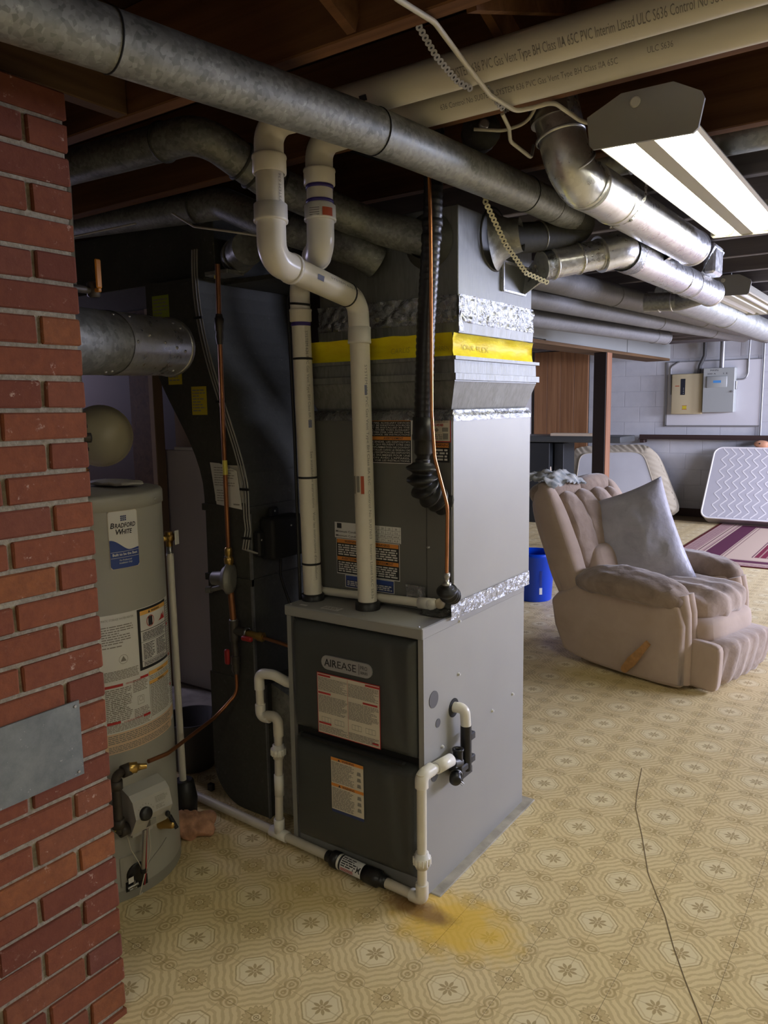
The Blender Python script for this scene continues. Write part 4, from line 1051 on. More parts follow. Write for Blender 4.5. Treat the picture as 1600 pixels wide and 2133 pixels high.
# ------------------------------------------------------------------ small condensate pipes
def run(parent, pts, r, rad, mat, name='pipe', n=16, sg=6): return MB().tube(fillet(pts, rad, sg), r, n).build(name, mat, parent)
def coup(parent, p, d, r, L, mat, k=1.28, name='coupling'):
    d = Vector(d).normalized(); return MB().lathe(Vector(p)-d*L/2, d, [(0, r), (0, r*k), (L, r*k), (L, r)], 20, False).build(name, mat, parent)
def union(parent, p, r, mat):
    p = Vector(p); mb = MB().lathe(p, (0, 0, 1), [(-.024, r), (-.024, r*1.35), (-.012, r*1.35), (-.012, r*1.75), (.012, r*1.75), (.012, r*1.4), (.024, r*1.4), (.024, r)], 24, False)
    for k_ in range(14):
        a = 2*pi*k_/14; q = p+Vector((cos(a), sin(a), 0))*r*1.75; mb.box(q.x-.002, q.x+.002, q.y-.002, q.y+.002, q.z-.011, q.z+.011)
    mb.build('union', mat, parent)
rc_ = .0137
cp = thing('coil_drain_pipe', 'short white plastic drain pipe across the top of the furnace', 'pipe', (-1.45, 1.97, .858))
yy_ = 1.9695
MB().tube([(-1.665, yy_, .862), (-1.19, yy_, .876)], rc_, 16).build('pipe', 'pvc', cp)
run(cp, [(-1.64, yy_, .863), (-1.685, yy_, .862), (-1.69, yy_, .78)], rc_*1.25, .02, 'pvc_white', 'elbow')
MB().tube([(-1.690, yy_, .80), (-1.690, yy_, .64), (-1.688, 1.90, .585)], rc_, 12).build('drop', 'pvc', cp)
coup(cp, (-1.222, yy_, .875), (1, 0, .03), rc_, .05, 'pvc_white'); MB().lathe((-1.200, yy_, .876), (0, -1, 0), [(-.01, .016), (.014, .016), (.018, .013), (.02, 0)], 16).build('plug', 'pvc_white', cp)
MB().ball((-1.175, yy_+.002, .880), (.018, .014, .016), 8).build('foam', 'sheet_cream', cp)
dr = thing('condensate_drain', 'white plastic condensate piping running along the floor past the furnace', 'pipe', (-1.7, 1.82, 0))
rf = .0155; F0, F1 = Vector((-2.26, 1.846, .030)), Vector((-1.138, 1.797, .022)); fl = lambda t: F0.lerp(F1, t); fd = (F1-F0).normalized()
tT = (1.731-2.26)/(1.138-2.26)*-1*-1; tT = (2.26-1.731)/(2.26-1.138)
MB().tube([fl(0), fl(.70)], rf, 16).build('floor_pipe', 'pvc_old', dr); MB().tube([fl(.86), fl(.99)], rf, 16).build('floor_pipe', 'pvc_old', dr)
te = fl(tT); coup(dr, te, fd, rf, .075, 'pvc_white', 1.25, 'tee'); coup(dr, te+Vector((0, 0, .030)), (0, 0, 1), rc_, .05, 'pvc_white', 1.35, 'tee_neck')
rx, ry = te.x, te.y
MB().tube([(rx, ry, .05), (rx+.008, ry+.004, .425)], rc_, 16).build('riser', 'pvc_old', dr)
union(dr, (rx+.005, ry+.003, .325), rc_, 'pvc_white'); coup(dr, (rx+.004, ry+.002, .205), (0, 0, 1), rc_, .075, 'pvc_white', 1.2)
lx = -1.803; rm = rx+.008; ym = ry+.004
run(dr, [(rm, ym, .38), (rm, ym, .448), (rm-.05, ym, .440)], rc_*1.27, .022, 'pvc_old', 'elbow')
MB().tube([(rm-.02, ym, .445), (lx+.02, ym, .434)], rc_, 16).build('link', 'pvc_white', dr)
run(dr, [(lx+.042, ym, .435), (lx, ym, .430), (lx, ym, .475)], rc_*1.3, .02, 'pvc_white', 'elbow')
MB().tube([(lx, ym, .45), (lx, ym, .55)], rc_, 16).build('link', 'pvc', dr)
run(dr, [(lx, ym, .528), (lx, ym, .585), (-1.735, ym, .592), (-1.700, ym+.03, .562), (-1.672, ym+.06, .560)], rc_*1.27, .026, 'pvc_white', 'elbow')
# inline check valve on the floor pipe
va, vb = fl(.685), fl(.865); L = (vb-va).length
MB().lathe(va, fd, [(-.02, rf*1.2), (-.001, rf*1.2), (0, .020), (.006, .027), (.030, .027), (.030, .024), (L-.06, .024), (L-.06, .026), (L-.012, .027), (L-.006, .022), (L, .020), (L+.02, rf*1.2), (L+.02, rf)], 28, False).build('valve_body', 'black_plastic', dr)
MB().lathe(va+fd*.034, fd, [(0, .0245), (.001, .0250), (.009, .0250), (.009, .0245)], 28, False).build('white_ring', 'pvc_white', dr)
vm = onto_pipe(va, vb, .0252, (0, -1, .9), 0)
mb = MB()
for k_ in range(9): mb.rect(.052, L-.066, -.027+k_*.006, -.021+k_*.006, vm)
mb.build('valve_label', 'label_white', dr)
vm = onto_pipe(va, vb, .0258, (0, -1, .9), 0); mb = MB(); print_lines(mb, .056, L-.095, -.012, .02, 5, vm, 3); put_text(mb, 'FM', L-.069, -.013, .026, (lambda u, v: vm(u, v)), .02, 0, 'RIGHT'); mb.build('valve_print', 'ink', dr)
mb = MB()
for k_ in range(3): mb.rect(.056, L-.095, -.024+k_*.0035, -.022+k_*.0035, vm)
mb.build('valve_stripes', 'label_red', dr)
# right riser to the trap on the furnace side
run(dr, [fl(.965), F1, F1+Vector((0, 0, .05))], rf*1.28, .015, 'pvc_white', 'elbow')
MB().tube([F1, F1+Vector((.002, 0, .395))], rf*.95, 16).build('riser', 'pvc', dr)
union(dr, F1+Vector((.001, 0, .125)), rc_*1.05, 'pvc_white')
tp2 = F1+Vector((.002, 0, .388)); TR = Vector((-1.114, 1.935, .412))
run(dr, [tp2-Vector((0, 0, .035)), tp2, tp2+Vector((.004, .05, .002))], rf*1.3, .022, 'pvc_white', 'elbow')
MB().tube([tp2, TR], rf*.95, 16).build('link', 'pvc_white', dr); coup(dr, tp2.lerp(TR, .72), TR-tp2, rf, .07, 'pvc_white', 1.25)
ft_ = thing('condensate_trap', 'black plastic condensate trap with a white elbow on the furnace side', 'trap', (-1.12, 2.0, .32))
run(ft_, [(-1.150, 2.006, .546), (-1.112, 2.012, .548), (-1.112, 2.020, .485)], .0165, .026, 'pvc_white', 'elbow', 18, 8)
MB().tube([(-1.112, 2.020, .49), (-1.112, 2.020, .345)], .0175, 18).build('body', 'black_plastic', ft_)
MB().tube([(-1.114, 1.973, .425), (-1.114, 1.973, .325)], .0155, 16).lathe((-1.114, 1.973, .425), (0, 0, 1), [(0, .0155), (0, .018), (.006, .018), (.006, .011), (-.02, .010)], 16).build('chamber', 'black_plastic', ft_)
MB().box(-1.146, -1.098, 1.965, 2.035, .352, .375, .004, 1).box(-1.146, -1.104, 1.985, 2.05, .325, .352, .004, 1).build('bridge', 'black_plastic', ft_)
MB().tube([(-1.114, 1.935, .398), (-1.114, 1.98, .385)], .017, 16).build('inlet', 'black_plastic', ft_)
for z in (.447, .372): MB().box(-1.128, -1.100, 2.034, 2.062, z-.012, z+.012, .003, 1).build('tab', 'black_plastic', ft_)
MB().lathe((-1.108, 1.945, .352), (.5, -.8, -.2), [(0, .018), (.016, .019), (.022, .015), (.023, 0)], 18).tube([(-1.114, 1.97, .36), (-1.108, 1.945, .352)], .013, 12).build('cap', 'black_plastic', ft_)
MB().lathe((-1.110, 1.953, .355), (.5, -.8, -.2), [(-.003, .0195), (.003, .0195)], 18, False).tube([(-1.098, 1.958, .338), (-1.090, 1.966, .326)], .0015, 6).tube([(-1.098, 1.950, .336), (-1.088, 1.955, .325)], .0015, 6).build('clip', 'steel', ft_)

# ------------------------------------------------------------------ refrigerant lines
ls = thing('suction_line', 'black insulated refrigerant line with a ribbed rubber boot at the coil cabinet', 'pipe', (-1.18, 1.90, 1.15))
s0 = [Vector((-1.145, 1.915, 2.32)), Vector((-1.150, 1.905, 2.0)), Vector((-1.172, 1.90, 1.70)), Vector((-1.184, 1.90, 1.43))]
pts = []; rr = []
N = 150
for q in range(N+1):
    p, d = along(s0, q/N); pts.append(p); rr.append(.0265+.0012*sin(q*2.1))
MB().tube(pts, rr, 18).build('insulation', 'black_plastic', ls)
MB().lathe((-1.183, 1.90, 1.432), (-.02, 0, -1), [(-.012, .028), (-.012, .031), (.050, .032), (.055, .029), (.056, .026), (.09, .027), (.095, .024), (.10, .019), (.14, .017)], 20).build('sleeve', 'black_rubber', ls)
for z in (1.97, 1.93): ring(ls, along(s0, (2.32-z)/.9)[0], (0, 0, 1), .027, .02, 'tie_black', 'tape', .002)
ax = fillet([(-1.186, 1.90, 1.335), (-1.192, 1.90, 1.235), (-1.165, 1.985, 1.185)], .07, 8); A_ = []
n = 90; pr = []
for q in range(n+1):
    t = q/n; p, d = along(ax, t); A_.append(p)
    if t < .12: pr.append(.018+.004*(t > .06))
    else:
        b = (t-.12)/.88; pr.append((.040+.010*cos(2*pi*b*5.5+pi))*(1-.25*b))
MB().tube(A_, pr, 22).build('rubber_boot', 'black_rubber', ls)
ll = thing('liquid_line', 'thin copper refrigerant line ending in a small ribbed rubber boot', 'pipe', (-1.13, 1.89, .92))
lp = fillet([(-1.145, 1.872, 2.30), (-1.135, 1.868, 1.95), (-1.136, 1.868, 1.45), (-1.132, 1.875, 1.33), (-1.105, 1.90, 1.19), (-1.112, 1.905, .98)], .15, 6)
MB().tube(lp, .0050, 12).build('tube', 'copper', ll)
MB().lathe((-1.112, 1.905, .995), (0, 0, -1), [(0, .006), (0, .0105), (.012, .0105), (.014, .008), (.03, .008), (.03, .014), (.036, .014)], 8).build('fitting', 'steel', ll)
ax = fillet([(-1.113, 1.907, .962), (-1.116, 1.912, .935), (-1.135, 1.985, .905)], .03, 6); A_ = []; pr = []
for q in range(61):
    t = q/60; p, d = along(ax, t); A_.append(p); pr.append(.010+.003*t if t < .1 else (.0265+.0060*cos(2*pi*(t-.1)/.9*4+pi))*(1-.18*t))
MB().tube(A_, pr, 20).build('rubber_boot', 'black_rubber', ll)

# ------------------------------------------------------------------ gas line with regulator and valves
gl = thing('gas_line', 'copper gas line with a round regulator and red valves in front of the return duct', 'pipe', (-1.96, 1.87, .4))
gy = 1.878
MB().tube([(-1.960, gy-.01, 1.95), (-1.966, gy-.008, 1.78)], .0085, 12).build('upper_pipe', 'copper_dull', gl)
MB().lathe((-1.966, gy-.008, 1.79), (-.02, 0, -1), [(0, .011), (.012, .013), (.014, .016), (.055, .015), (.058, .012), (.075, .014), (.09, .012), (.10, .010)], 10).build('coupling', 'iron_pipe', gl)
MB().tube([(-1.967, gy-.008, 1.70), (-1.972, gy-.006, 1.40), (-1.972, gy-.006, .985)], .0080, 14).build('copper_pipe', 'copper_gas', gl)
for z0, z1 in ((1.30, 1.25), (1.915, 1.905)): MB().tube([(-1.971, gy-.006, z0), (-1.971, gy-.006, z1)], .0088, 14).build('tape', 'tape_yellow', gl)
MB().lathe((-1.972, gy-.006, .99), (0, 0, -1), [(-.006, .010), (0, .014), (.022, .014), (.024, .011), (.034, .017), (.05, .017), (.055, .013), (.07, .013)], 8).build('fitting', 'brass', gl)
rg = Vector((-1.975, gy-.006, .885))
MB().lathe(rg+Vector((.018, .004, 0)), (-.9, -.42, .0), [(0, .03), (.004, .050), (.012, .052), (.014, .056), (.020, .056), (.022, .050), (.036, .040), (.042, .026), (.078, .023), (.082, .018), (.083, 0)], 28).build('regulator', 'cast_grey', gl)
MB().tube([rg+Vector((-.02, -.01, -.03)), rg+Vector((-.07, -.02, -.045))], .009, 10).lathe(rg+Vector((-.07, -.02, -.045)), (-.9, -.3, -.1), [(0, .013), (.02, .013)], 8).build('vent_port', 'cast_grey', gl)
MB().tube([rg+Vector((0, 0, .03)), rg+Vector((0, 0, .08))], .014, 12).build('inlet', 'cast_grey', gl)
MB().tube([(-1.970, gy-.006, .835), (-1.962, gy-.006, .72)], .0115, 12).build('nipple', 'copper_dull', gl)
ring(gl, (-1.963, gy-.006, .733), (0, 0, 1), .0125, .012, 'steel', 'ring')
tq = Vector((-1.961, gy-.006, .700))
MB().tube([tq+Vector((0, 0, .035)), tq-Vector((0, 0, .040))], .0175, 14).tube([tq, tq+Vector((.055, .008, -.004))], .0165, 14).build('tee', 'iron_pipe', gl)
MB().tube([tq+Vector((.05, .007, -.004)), tq+Vector((.13, .015, -.012))], .0125, 10).lathe(tq+Vector((.105, .012, -.009)), (1, .1, -.05), [(0, .017), (.022, .017)], 6).build('branch_valve', 'brass', gl)
ring(gl, tq+Vector((.055, .008, -.004)), (1, .1, 0), .0165, .008, 'steel', 'ring')
MB().box(tq.x+.060, tq.x+.108, tq.y-.030, tq.y-.014, tq.z-.022, tq.z-.004, .006, 2).build('valve_handle', 'valve_red', gl)
MB().tube(fillet([tq+Vector((.12, .014, -.011)), tq+Vector((.20, .02, -.02)), (-1.672, 1.905, .665)], .05), .0065, 10).build('branch_pipe', 'copper_dull', gl)
MB().tube([tq-Vector((0, 0, .03)), tq-Vector((-.002, 0, .16))], .0120, 12).lathe(tq-Vector((-.001, 0, .095)), (0, 0, -1), [(0, .016), (.03, .017), (.034, .014), (.05, .016), (.06, .012)], 8).build('drop_valve', 'iron_pipe', gl)
MB().box(tq.x-.030, tq.x-.010, tq.y-.028, tq.y-.012, tq.z-.125, tq.z-.068, .007, 2).build('valve_handle', 'valve_red', gl)
MB().tube(fillet([tq-Vector((-.002, 0, .15)), (-1.955, gy-.01, .47), (-1.99, 1.80, .40), (-1.842, 1.46, .432), (-1.838, 1.385, .438)], [.06, .10, .06], 8), .0065, 12).build('drop_pipe', 'copper_gas', gl)
# ------------------------------------------------------------------ water heater
HX, HY, HR = -2.142, 1.406, .254
def hcyl(r): return lambda a, z: (HX+r*cos(radians(a)), HY+r*sin(radians(a)), z)
wh = thing('water_heater', 'tall beige gas water heater standing behind the brick chimney', 'water heater', (HX, HY, 0))
MB().lathe((HX, HY, 0), (0, 0, 1), [(.0, HR-.004), (.012, HR-.002), (.034, HR+.001), (.036, HR), (1.216, HR)], 72, False).build('jacket', 'heater_enamel', wh)
MB().lathe((HX, HY, 0), (0, 0, 1), [(.0, HR+.0015), (.028, HR+.0025), (.034, HR+.0015)], 72, False).build('base_skirt', 'heater_dark', wh)
MB().lathe((HX, HY, 0), (0, 0, 1), [(1.190, HR+.0005), (1.191, HR+.004), (1.226, HR+.004), (1.233, HR), (1.236, HR-.012), (1.238, HR*.7), (1.24, 0)], 72, False).build('lid', 'heater_enamel', wh)
for a in (26.2, -60, 100): MB().lathe(hcyl(HR+.004)(a, 1.208), (cos(radians(a)), sin(radians(a)), 0), [(0, .005), (.003, .004), (.004, 0)], 8).build('screw', 'steel', wh)
def cpatch(mb, a0, a1, z0, z1, r, n=None):
    f = hcyl(r); n = n or max(2, int(abs(a1-a0)/2.5))
    mb.rect(a0, a1, z0, z1, f, n); return mb
DEG = 1/(radians(1)*HR)      # metres of arc -> degrees
def hmap(r): return lambda u, v: hcyl(r)(u*DEG, v)
# rounded brand label with a blue wave
m0, m1, m2, m3 = (hmap(HR+x) for x in (.0012, .0018, .0024, .0030))
u0, u1, zt, zb = -15.3/DEG, 6.4/DEG, 1.190, 1.021
def rrect(u0, u1, v0, v1, r, n=5):
    P = []
    for cx, cy, a0 in ((u1-r, v0+r, -90), (u1-r, v1-r, 0), (u0+r, v1-r, 90), (u0+r, v0+r, 180)):
        for k_ in range(n+1): a = radians(a0+90*k_/n); P.append((cx+r*cos(a), cy+r*sin(a)))
    return P
def rfill(mb, P, mp):
    """fill a convex outline with vertical strips so that it follows the curved wall"""
    us = sorted(p[0] for p in P); a, b = us[0], us[-1]
    xs = sorted(set(us+[a+(b-a)*k_/14 for k_ in range(15)]))
    def rng(u):
        ys = []
        for (x0, y0), (x1, y1) in zip(P, P[1:]+P[:1]):
            if abs(x1-x0) < 1e-9:
                if abs(u-x0) < 1e-7: ys += [y0, y1]
            elif min(x0, x1)-1e-9 <= u <= max(x0, x1)+1e-9: ys.append(y0+(y1-y0)*(u-x0)/(x1-x0))
        return min(ys), max(ys)
    for x0, x1 in zip(xs[:-1], xs[1:]):
        if x1-x0 < 2e-5: continue
        a0, a1 = rng(x0); b0, b1 = rng(x1); mb.add([mp(x0, a0), mp(x1, b0), mp(x1, b1), mp(x0, a1)], [(0, 1, 2, 3)])
mb = MB(); rfill(mb, rrect(u0, u1, zb, zt, .008), m0); mb.build('brand_label_edge', 'label_cream', wh)
mb = MB(); rfill(mb, rrect(u0+.0015, u1-.0015, zb+.0015, zt-.0015, .007), m1); mb.build('brand_label', 'label_white', wh)
low_ = rrect(u0+.0015, u1-.0015, zb+.0015, 1.10, .007); wv = [p for p in low_ if p[1] < 1.06]
mb = MB(); nn = 16
for k_ in range(nn):
    def col_(t):
        u = u0+.0015+(u1-u0-.003)*t; top = 1.090+.017*cos(pi*min(1, t*1.35))*(1 if t < .74 else 1)+(.006*max(0, t-.6)/.4)
        e = min(u-(u0+.0015), (u1-.0015)-u); b = zb+.0015+(.007-sqrt(max(0, .007**2-(.007-e)**2)) if e < .007 else 0); return u, b, top
    a, b = col_(k_/nn), col_((k_+1)/nn)
    mb.add([m2(a[0], a[1]), m2(b[0], b[1]), m2(b[0], b[2]), m2(a[0], a[2])], [(0, 1, 2, 3)])
mb.build('blue_wave', 'label_blue', wh)
uc = (u0+u1)/2; mb = MB()
put_text(mb, 'B', u0+.006, 1.141, .022, m2, .022, .2, 'LEFT'); put_text(mb, 'RADFORD', u0+.0195, 1.141, .0185, m2, .022, .2, 'LEFT', .068)
put_text(mb, 'W', u0+.021, 1.122, .022, m2, .022, .2, 'LEFT'); put_text(mb, 'HITE', u0+.0405, 1.122, .0185, m2, .022, .2, 'LEFT', .034)
mb.build('lettering', 'ink', wh)
mb = MB()
for q in range(3):
    for s_ in range(3):
        a = uc-.010+s_*.0065; z = 1.160+q*.0055; mb.add([m2(a, z), m2(a+.0055, z+.0012), m2(a+.0055, z+.0052), m2(a, z+.004)], [(0, 1, 2, 3)])
mb.build('flag_emblem', 'label_navy', wh)
mb = MB(); put_text(mb, 'Built to be the Best', uc, 1.060, .0105, m3, .025, 0, 'CENTER', .080); put_text(mb, 'For Professional', uc, 1.044, .007, m3, .008, .2, 'CENTER', .040); put_text(mb, 'Installation Only', uc, 1.036, .007, m3, .008, .2, 'CENTER', .042)
mb.rect(u0+.003, u1-.003, 1.0705, 1.0715, m3, 8); mb.rect(u0+.003, u1-.003, 1.0535, 1.0545, m3, 8); mb.build('lettering_white', 'label_white', wh)
# large instruction sheet wrapped round the front
cpatch(MB(), -62, 42, .485, .890, HR+.0010).build('instruction_sheet', 'label_white', wh)
mb = MB(); cpatch(mb, -62, 35, .470, .497, HR+.0014); cpatch(mb, -62, 42, .497, .532, HR+.0016); mb.build('peach_band', 'label_peach', wh)
D_ = lambda a: a/DEG
mb = MB()
put_text(mb, 'AUTOMATIC STORAGE WATER HEATER', D_(-1.5), .872, .0085, m1, 0, 0, 'RIGHT', .115)
print_lines(mb, D_(-24), D_(-2), .800, .858, 8, m1, 71, .4, .5); print_lines(mb, D_(-24), D_(-10), .790, .796, 1, m1, 75, .5)
print_lines(mb, D_(-24), D_(0), .692, .722, 7, m1, 72, .5, .1)
print_lines(mb, D_(-24), D_(-6), .566, .668, 18, m1, 73, .5, .3); print_lines(mb, D_(-5), D_(7.5), .640, .680, 8, m1, 74, .5, .2); print_lines(mb, D_(9.5), D_(34), .545, .674, 26, m1, 76, .5, .15)
print_lines(mb, D_(-5), D_(7.5), .560, .590, 6, m1, 77, .5, .2); print_lines(mb, D_(-24), D_(8), .536, .560, 6, m1, 78, .5, .1); print_lines(mb, D_(-24), D_(30), .474, .494, 4, m2, 79, .5, .1); print_lines(mb, D_(-24), D_(33), .500, .528, 5, m2, 80, .5, .1)
print_lines(mb, D_(36), D_(41.5), .54, .88, 46, m1, 81, .5, .1)
# small diagrams and the approval mark
def circ(mb, cu, cv, r, t, mp, n=20):
    for k_ in range(n):
        a, b = 2*pi*k_/n, 2*pi*(k_+1)/n
        mb.add([mp(cu+r*cos(a), cv+r*sin(a)), mp(cu+r*cos(b), cv+r*sin(b)), mp(cu+(r-t)*cos(b), cv+(r-t)*sin(b)), mp(cu+(r-t)*cos(a), cv+(r-t)*sin(a))], [(0, 3, 2, 1)])
circ(mb, D_(-10.5), .752, .014, .001, m1); mb.add([m1(D_(-10.5)-.009, .746), m1(D_(-10.5)+.009, .746), m1(D_(-10.5), .762)], [(0, 1, 2)])
for a0, b0, a1, b1 in ((-20, .595, -12, .632), (-2, .600, 3, .625)):
    for s_ in (0, 1): mb.rect(D_(a0), D_(a1), (b0, b1)[s_], (b0, b1)[s_]+.001, m1); mb.rect(D_((a0, a1)[s_]), D_((a0, a1)[s_])+.001, b0, b1, m1)
    circ(mb, D_(a0)+.012, (b0+b1)/2+.004, .007, .001, m1); mb.rect(D_(a0)+.02, D_(a1)-.004, b0+.01, b0+.012, m1)
mb.rect(D_(8.6), D_(8.6)+.0012, .54, .688, m1)
mb.build('print', 'ink_faint', wh)
mb = MB()
for a0, a1, z in ((-24, -12, .672), (1, 8, .676), (-24, -15, .560), (2, 8, .556), (35.5, 38, .80), (36, 39, .70), (36, 39, .60)): cpatch(mb, a0, a1, z, z+.008, HR+.0019)
mb.build('red_bars', 'label_red', wh)
mb = MB(); put_text(mb, 'OPERATING INSTRUCTIONS', D_(-4.5), .674, .007, m2, .01, 0, 'CENTER', .050); put_text(mb, 'TO TURN OFF GAS TO APPLIANCE', D_(-6), .559, .007, m2, .01, 0, 'CENTER', .062); mb.build('red_lettering', 'label_red', wh)
cpatch(MB(), 1.4, 34.8, .700, .888, HR+.0016).build('warning_frame', 'label_black', wh)
cpatch(MB(), 3.6, 33.2, .709, .880, HR+.0020).build('warning_paper', 'label_white', wh)
mb = MB(); cpatch(mb, 3.6, 33.2, .868, .881, HR+.0024); cpatch(mb, 8.7, 34.5, .676, .688, HR+.0019); cpatch(mb, 8.7, 34.5, .648, .658, HR+.0019); mb.build('amber_bands', 'label_amber', wh)
mb = MB(); put_text(mb, 'WARNING', D_(19), .871, .009, m3, .02); put_text(mb, 'WARNING', D_(21), .6785, .007, m3, .02); put_text(mb, 'WARNING', D_(21), .650, .007, m3, .02)
mb.add([m3(D_(11), .870), m3(D_(13), .870), m3(D_(12), .879)], [(0, 1, 2)])
cpatch(mb, 3.6, 33.2, .8185, .8205, HR+.0026); cpatch(mb, 3.6, 33.2, .785, .786, HR+.0026); cpatch(mb, 3.6, 33.2, .726, .727, HR+.0026)
print_lines(mb, D_(5), D_(32), .788, .815, 6, m3, 90, .5, .2); print_lines(mb, D_(5), D_(16), .730, .780, 11, m3, 91, .5, .4); print_lines(mb, D_(18), D_(32), .730, .780, 11, m3, 92, .5, .4); print_lines(mb, D_(5), D_(32), .711, .724, 3, m3, 93, .5, .2)
mb.rect(D_(11), D_(15), .830, .858, m3); mb.build('warning_print', 'ink', wh)
mb = MB(); circ(mb, D_(13), .844, .0175, .002, m3); mb.add([m3(D_(13)-.012, .856), m3(D_(13)-.0105, .8575), m3(D_(13)+.012, .832), m3(D_(13)+.0105, .8305)], [(0, 3, 2, 1)])
mb.add([m3(D_(22), .832), m3(D_(31), .832), m3(D_(30), .856), m3(D_(28.5), .842), m3(D_(27), .852), m3(D_(25), .838)], [(0, 1, 2, 3, 4, 5)]); mb.build('red_pictograms', 'label_red', wh)
# gas control
ca = radians(-5.); cdir = Vector((cos(ca), sin(ca), 0)); cside = Vector((-sin(ca), cos(ca), 0))
def loc(s_, d, z): return Vector((HX, HY, 0))+cdir*(HR+d)+cside*s_+Vector((0, 0, z))
prof = [(0.0, .222), (.035, .222), (.060, .262), (.072, .285), (.058, .335), (.040, .350), (0.0, .362)]
mb = MB(); mb.prism(prof, lambda u, v, t: loc(t, u, v), -.060, .066); gc = mb.build('gas_control', 'control_grey', wh)
mb = MB().prism([(.0, .21), (.03, .21), (.03, .23), (.0, .23)], lambda u, v, t: loc(t, u, v), -.05, .02); mb.build('control_base', 'control_grey', wh)
kn = loc(-.026, .066, .291); nd = (cdir*.95+Vector((0, 0, .30))).normalized()
MB().lathe(kn, nd, [(0, .021), (.010, .020), (.014, .016), (.014, 0)], 24).build('knob', 'black_plastic', gc)
fm_ = lambda u, v: loc(u, .0725-.014*(v/.05)+.0012, .285+v)
mb = MB(); print_lines(mb, .012, .055, .024, .042, 5, fm_, 95, .4, .4); print_lines(mb, .01, .04, .006, .018, 3, fm_, 96, .4, .5)
for k_ in range(7): a = radians(20+k_*20); mb.rect(-.026+.027*cos(a), -.024+.027*cos(a), .006+.027*sin(a), .009+.027*sin(a), fm_)
mb.build('print', 'ink_faint', gc)
MB().box(*[0]*0, ) if False else None
ib = loc(.050, .068, .258); MB().ball(ib, (.008, .008, .010), 6).build('igniter_button', 'black_plastic', gc)
nb_ = loc(.005, .05, .235); mb = MB().prism([(.028, .222), (.062, .245), (.062, .262), (.05, .262)], lambda u, v, t: loc(t, u+.002, v), -.008, .012); mb.build('latch', 'heater_dark', gc)
# iron gas pipe, drain valve, wires, burner window
MB().tube(fillet([loc(-.060, .025, .248), loc(-.090, .025, .246), loc(-.090, .028, .425), loc(-.055, .050, .440)], .022, 6), .0135, 14).build('iron_gas_pipe', 'iron_pipe', wh)
for p, d in ((loc(-.075, .025, .247), cside), (loc(-.090, .026, .275), (0, 0, 1)), (loc(-.090, .027, .395), (0, 0, 1)), (loc(-.065, .045, .436), cside)): coup(wh, p, d, .0135, .026, 'iron_pipe', 1.4, 'collar')
MB().lathe(loc(-.058, .048, .440), (loc(-.03, .062, .438)-loc(-.058, .048, .44)), [(0, .017), (.022, .017), (.024, .012), (.034, .010), (.05, .0075)], 8).build('flare_nut', 'brass', wh)
MB().tube([loc(-.090, .026, .266), loc(-.089, .032, .262)], .017, 8).build('thread_seal', 'tape_yellow', wh)
da = radians(12.5); dd_ = Vector((cos(da), sin(da), 0)); dp0 = Vector((HX, HY, .19))+dd_*HR
MB().lathe(dp0, dd_, [(-.002, .020), (.006, .021), (.016, .017), (.030, .014), (.042, .012), (.050, .009), (.052, 0)], 18).build('drain_valve', 'brass', wh)
MB().tube([dp0+dd_*.034+Vector((0, 0, .03)), dp0+dd_*.048+Vector((.004, .008, -.012))], .0065, 10).build('drain_stem', 'black_plastic', wh)
MB().tube([loc(-.010, .034, .222), loc(-.022, .030, .09)], .0065, 10).build('pilot_tube', 'steel', wh)
def wire(pts, r, mat): return MB().tube(fillet(pts, .03, 5), r, 6).build('wire', mat, wh)
wire([loc(-.004, .034, .222), loc(-.016, .036, .09), loc(-.02, .03, .045)], .0018, 'label_red'); wire([loc(.004, .034, .222), loc(.008, .03, .15), loc(-.014, .034, .088)], .0014, 'cable_white')
wire([loc(-.06, .02, .215), loc(-.052, .02, .17), loc(-.03, .022, .12), loc(-.02, .03, .085)], .0014, 'cable_white'); wire([loc(.055, .045, .17), loc(.045, .03, .14), loc(.0, .03, .11), loc(-.016, .034, .088)], .0015, 'cable_grey')
wire([loc(-.018, .034, .085), loc(-.040, .03, .018), loc(-.028, .03, .024)], .0018, 'cable_white')
MB().lathe(loc(-.022, .032, .098), (0, 0, -1), [(0, .009), (.012, .0085)], 10).build('wire_clip', 'black_plastic', wh)
mb = MB(); mb.rect(-.062, -.044, .060, .078, lambda u, v: loc(u, .012, v)); mb.build('wire_tag', 'label_white', wh)
cpatch(MB(), -21.8, -4, .046, .140, HR+.0022).build('burner_door', 'heater_enamel', wh)
mb = MB(); cpatch(mb, -19, -3.2, .026, .058, HR+.003); mb.build('burner_window', 'black_gap', wh)
MB().lathe(hcyl(HR-.004)(-10.5, .075), (cos(radians(-10.5)), sin(radians(-10.5)), 0), [(0, .034), (.006, .034), (.010, .028), (.011, 0)], 24).build('burner_port', 'black_plastic', wh)
MB().tube([hcyl(HR+.008)(-18, .040), hcyl(HR+.010)(-11, .046)], .005, 8).tube([hcyl(HR+.008)(-17, .033), hcyl(HR+.008)(-12, .034)], .003, 8).tube([hcyl(HR+.008)(-14, .034), hcyl(HR+.010)(-13.5, .058)], .004, 8).build('burner_tube', 'steel', wh)
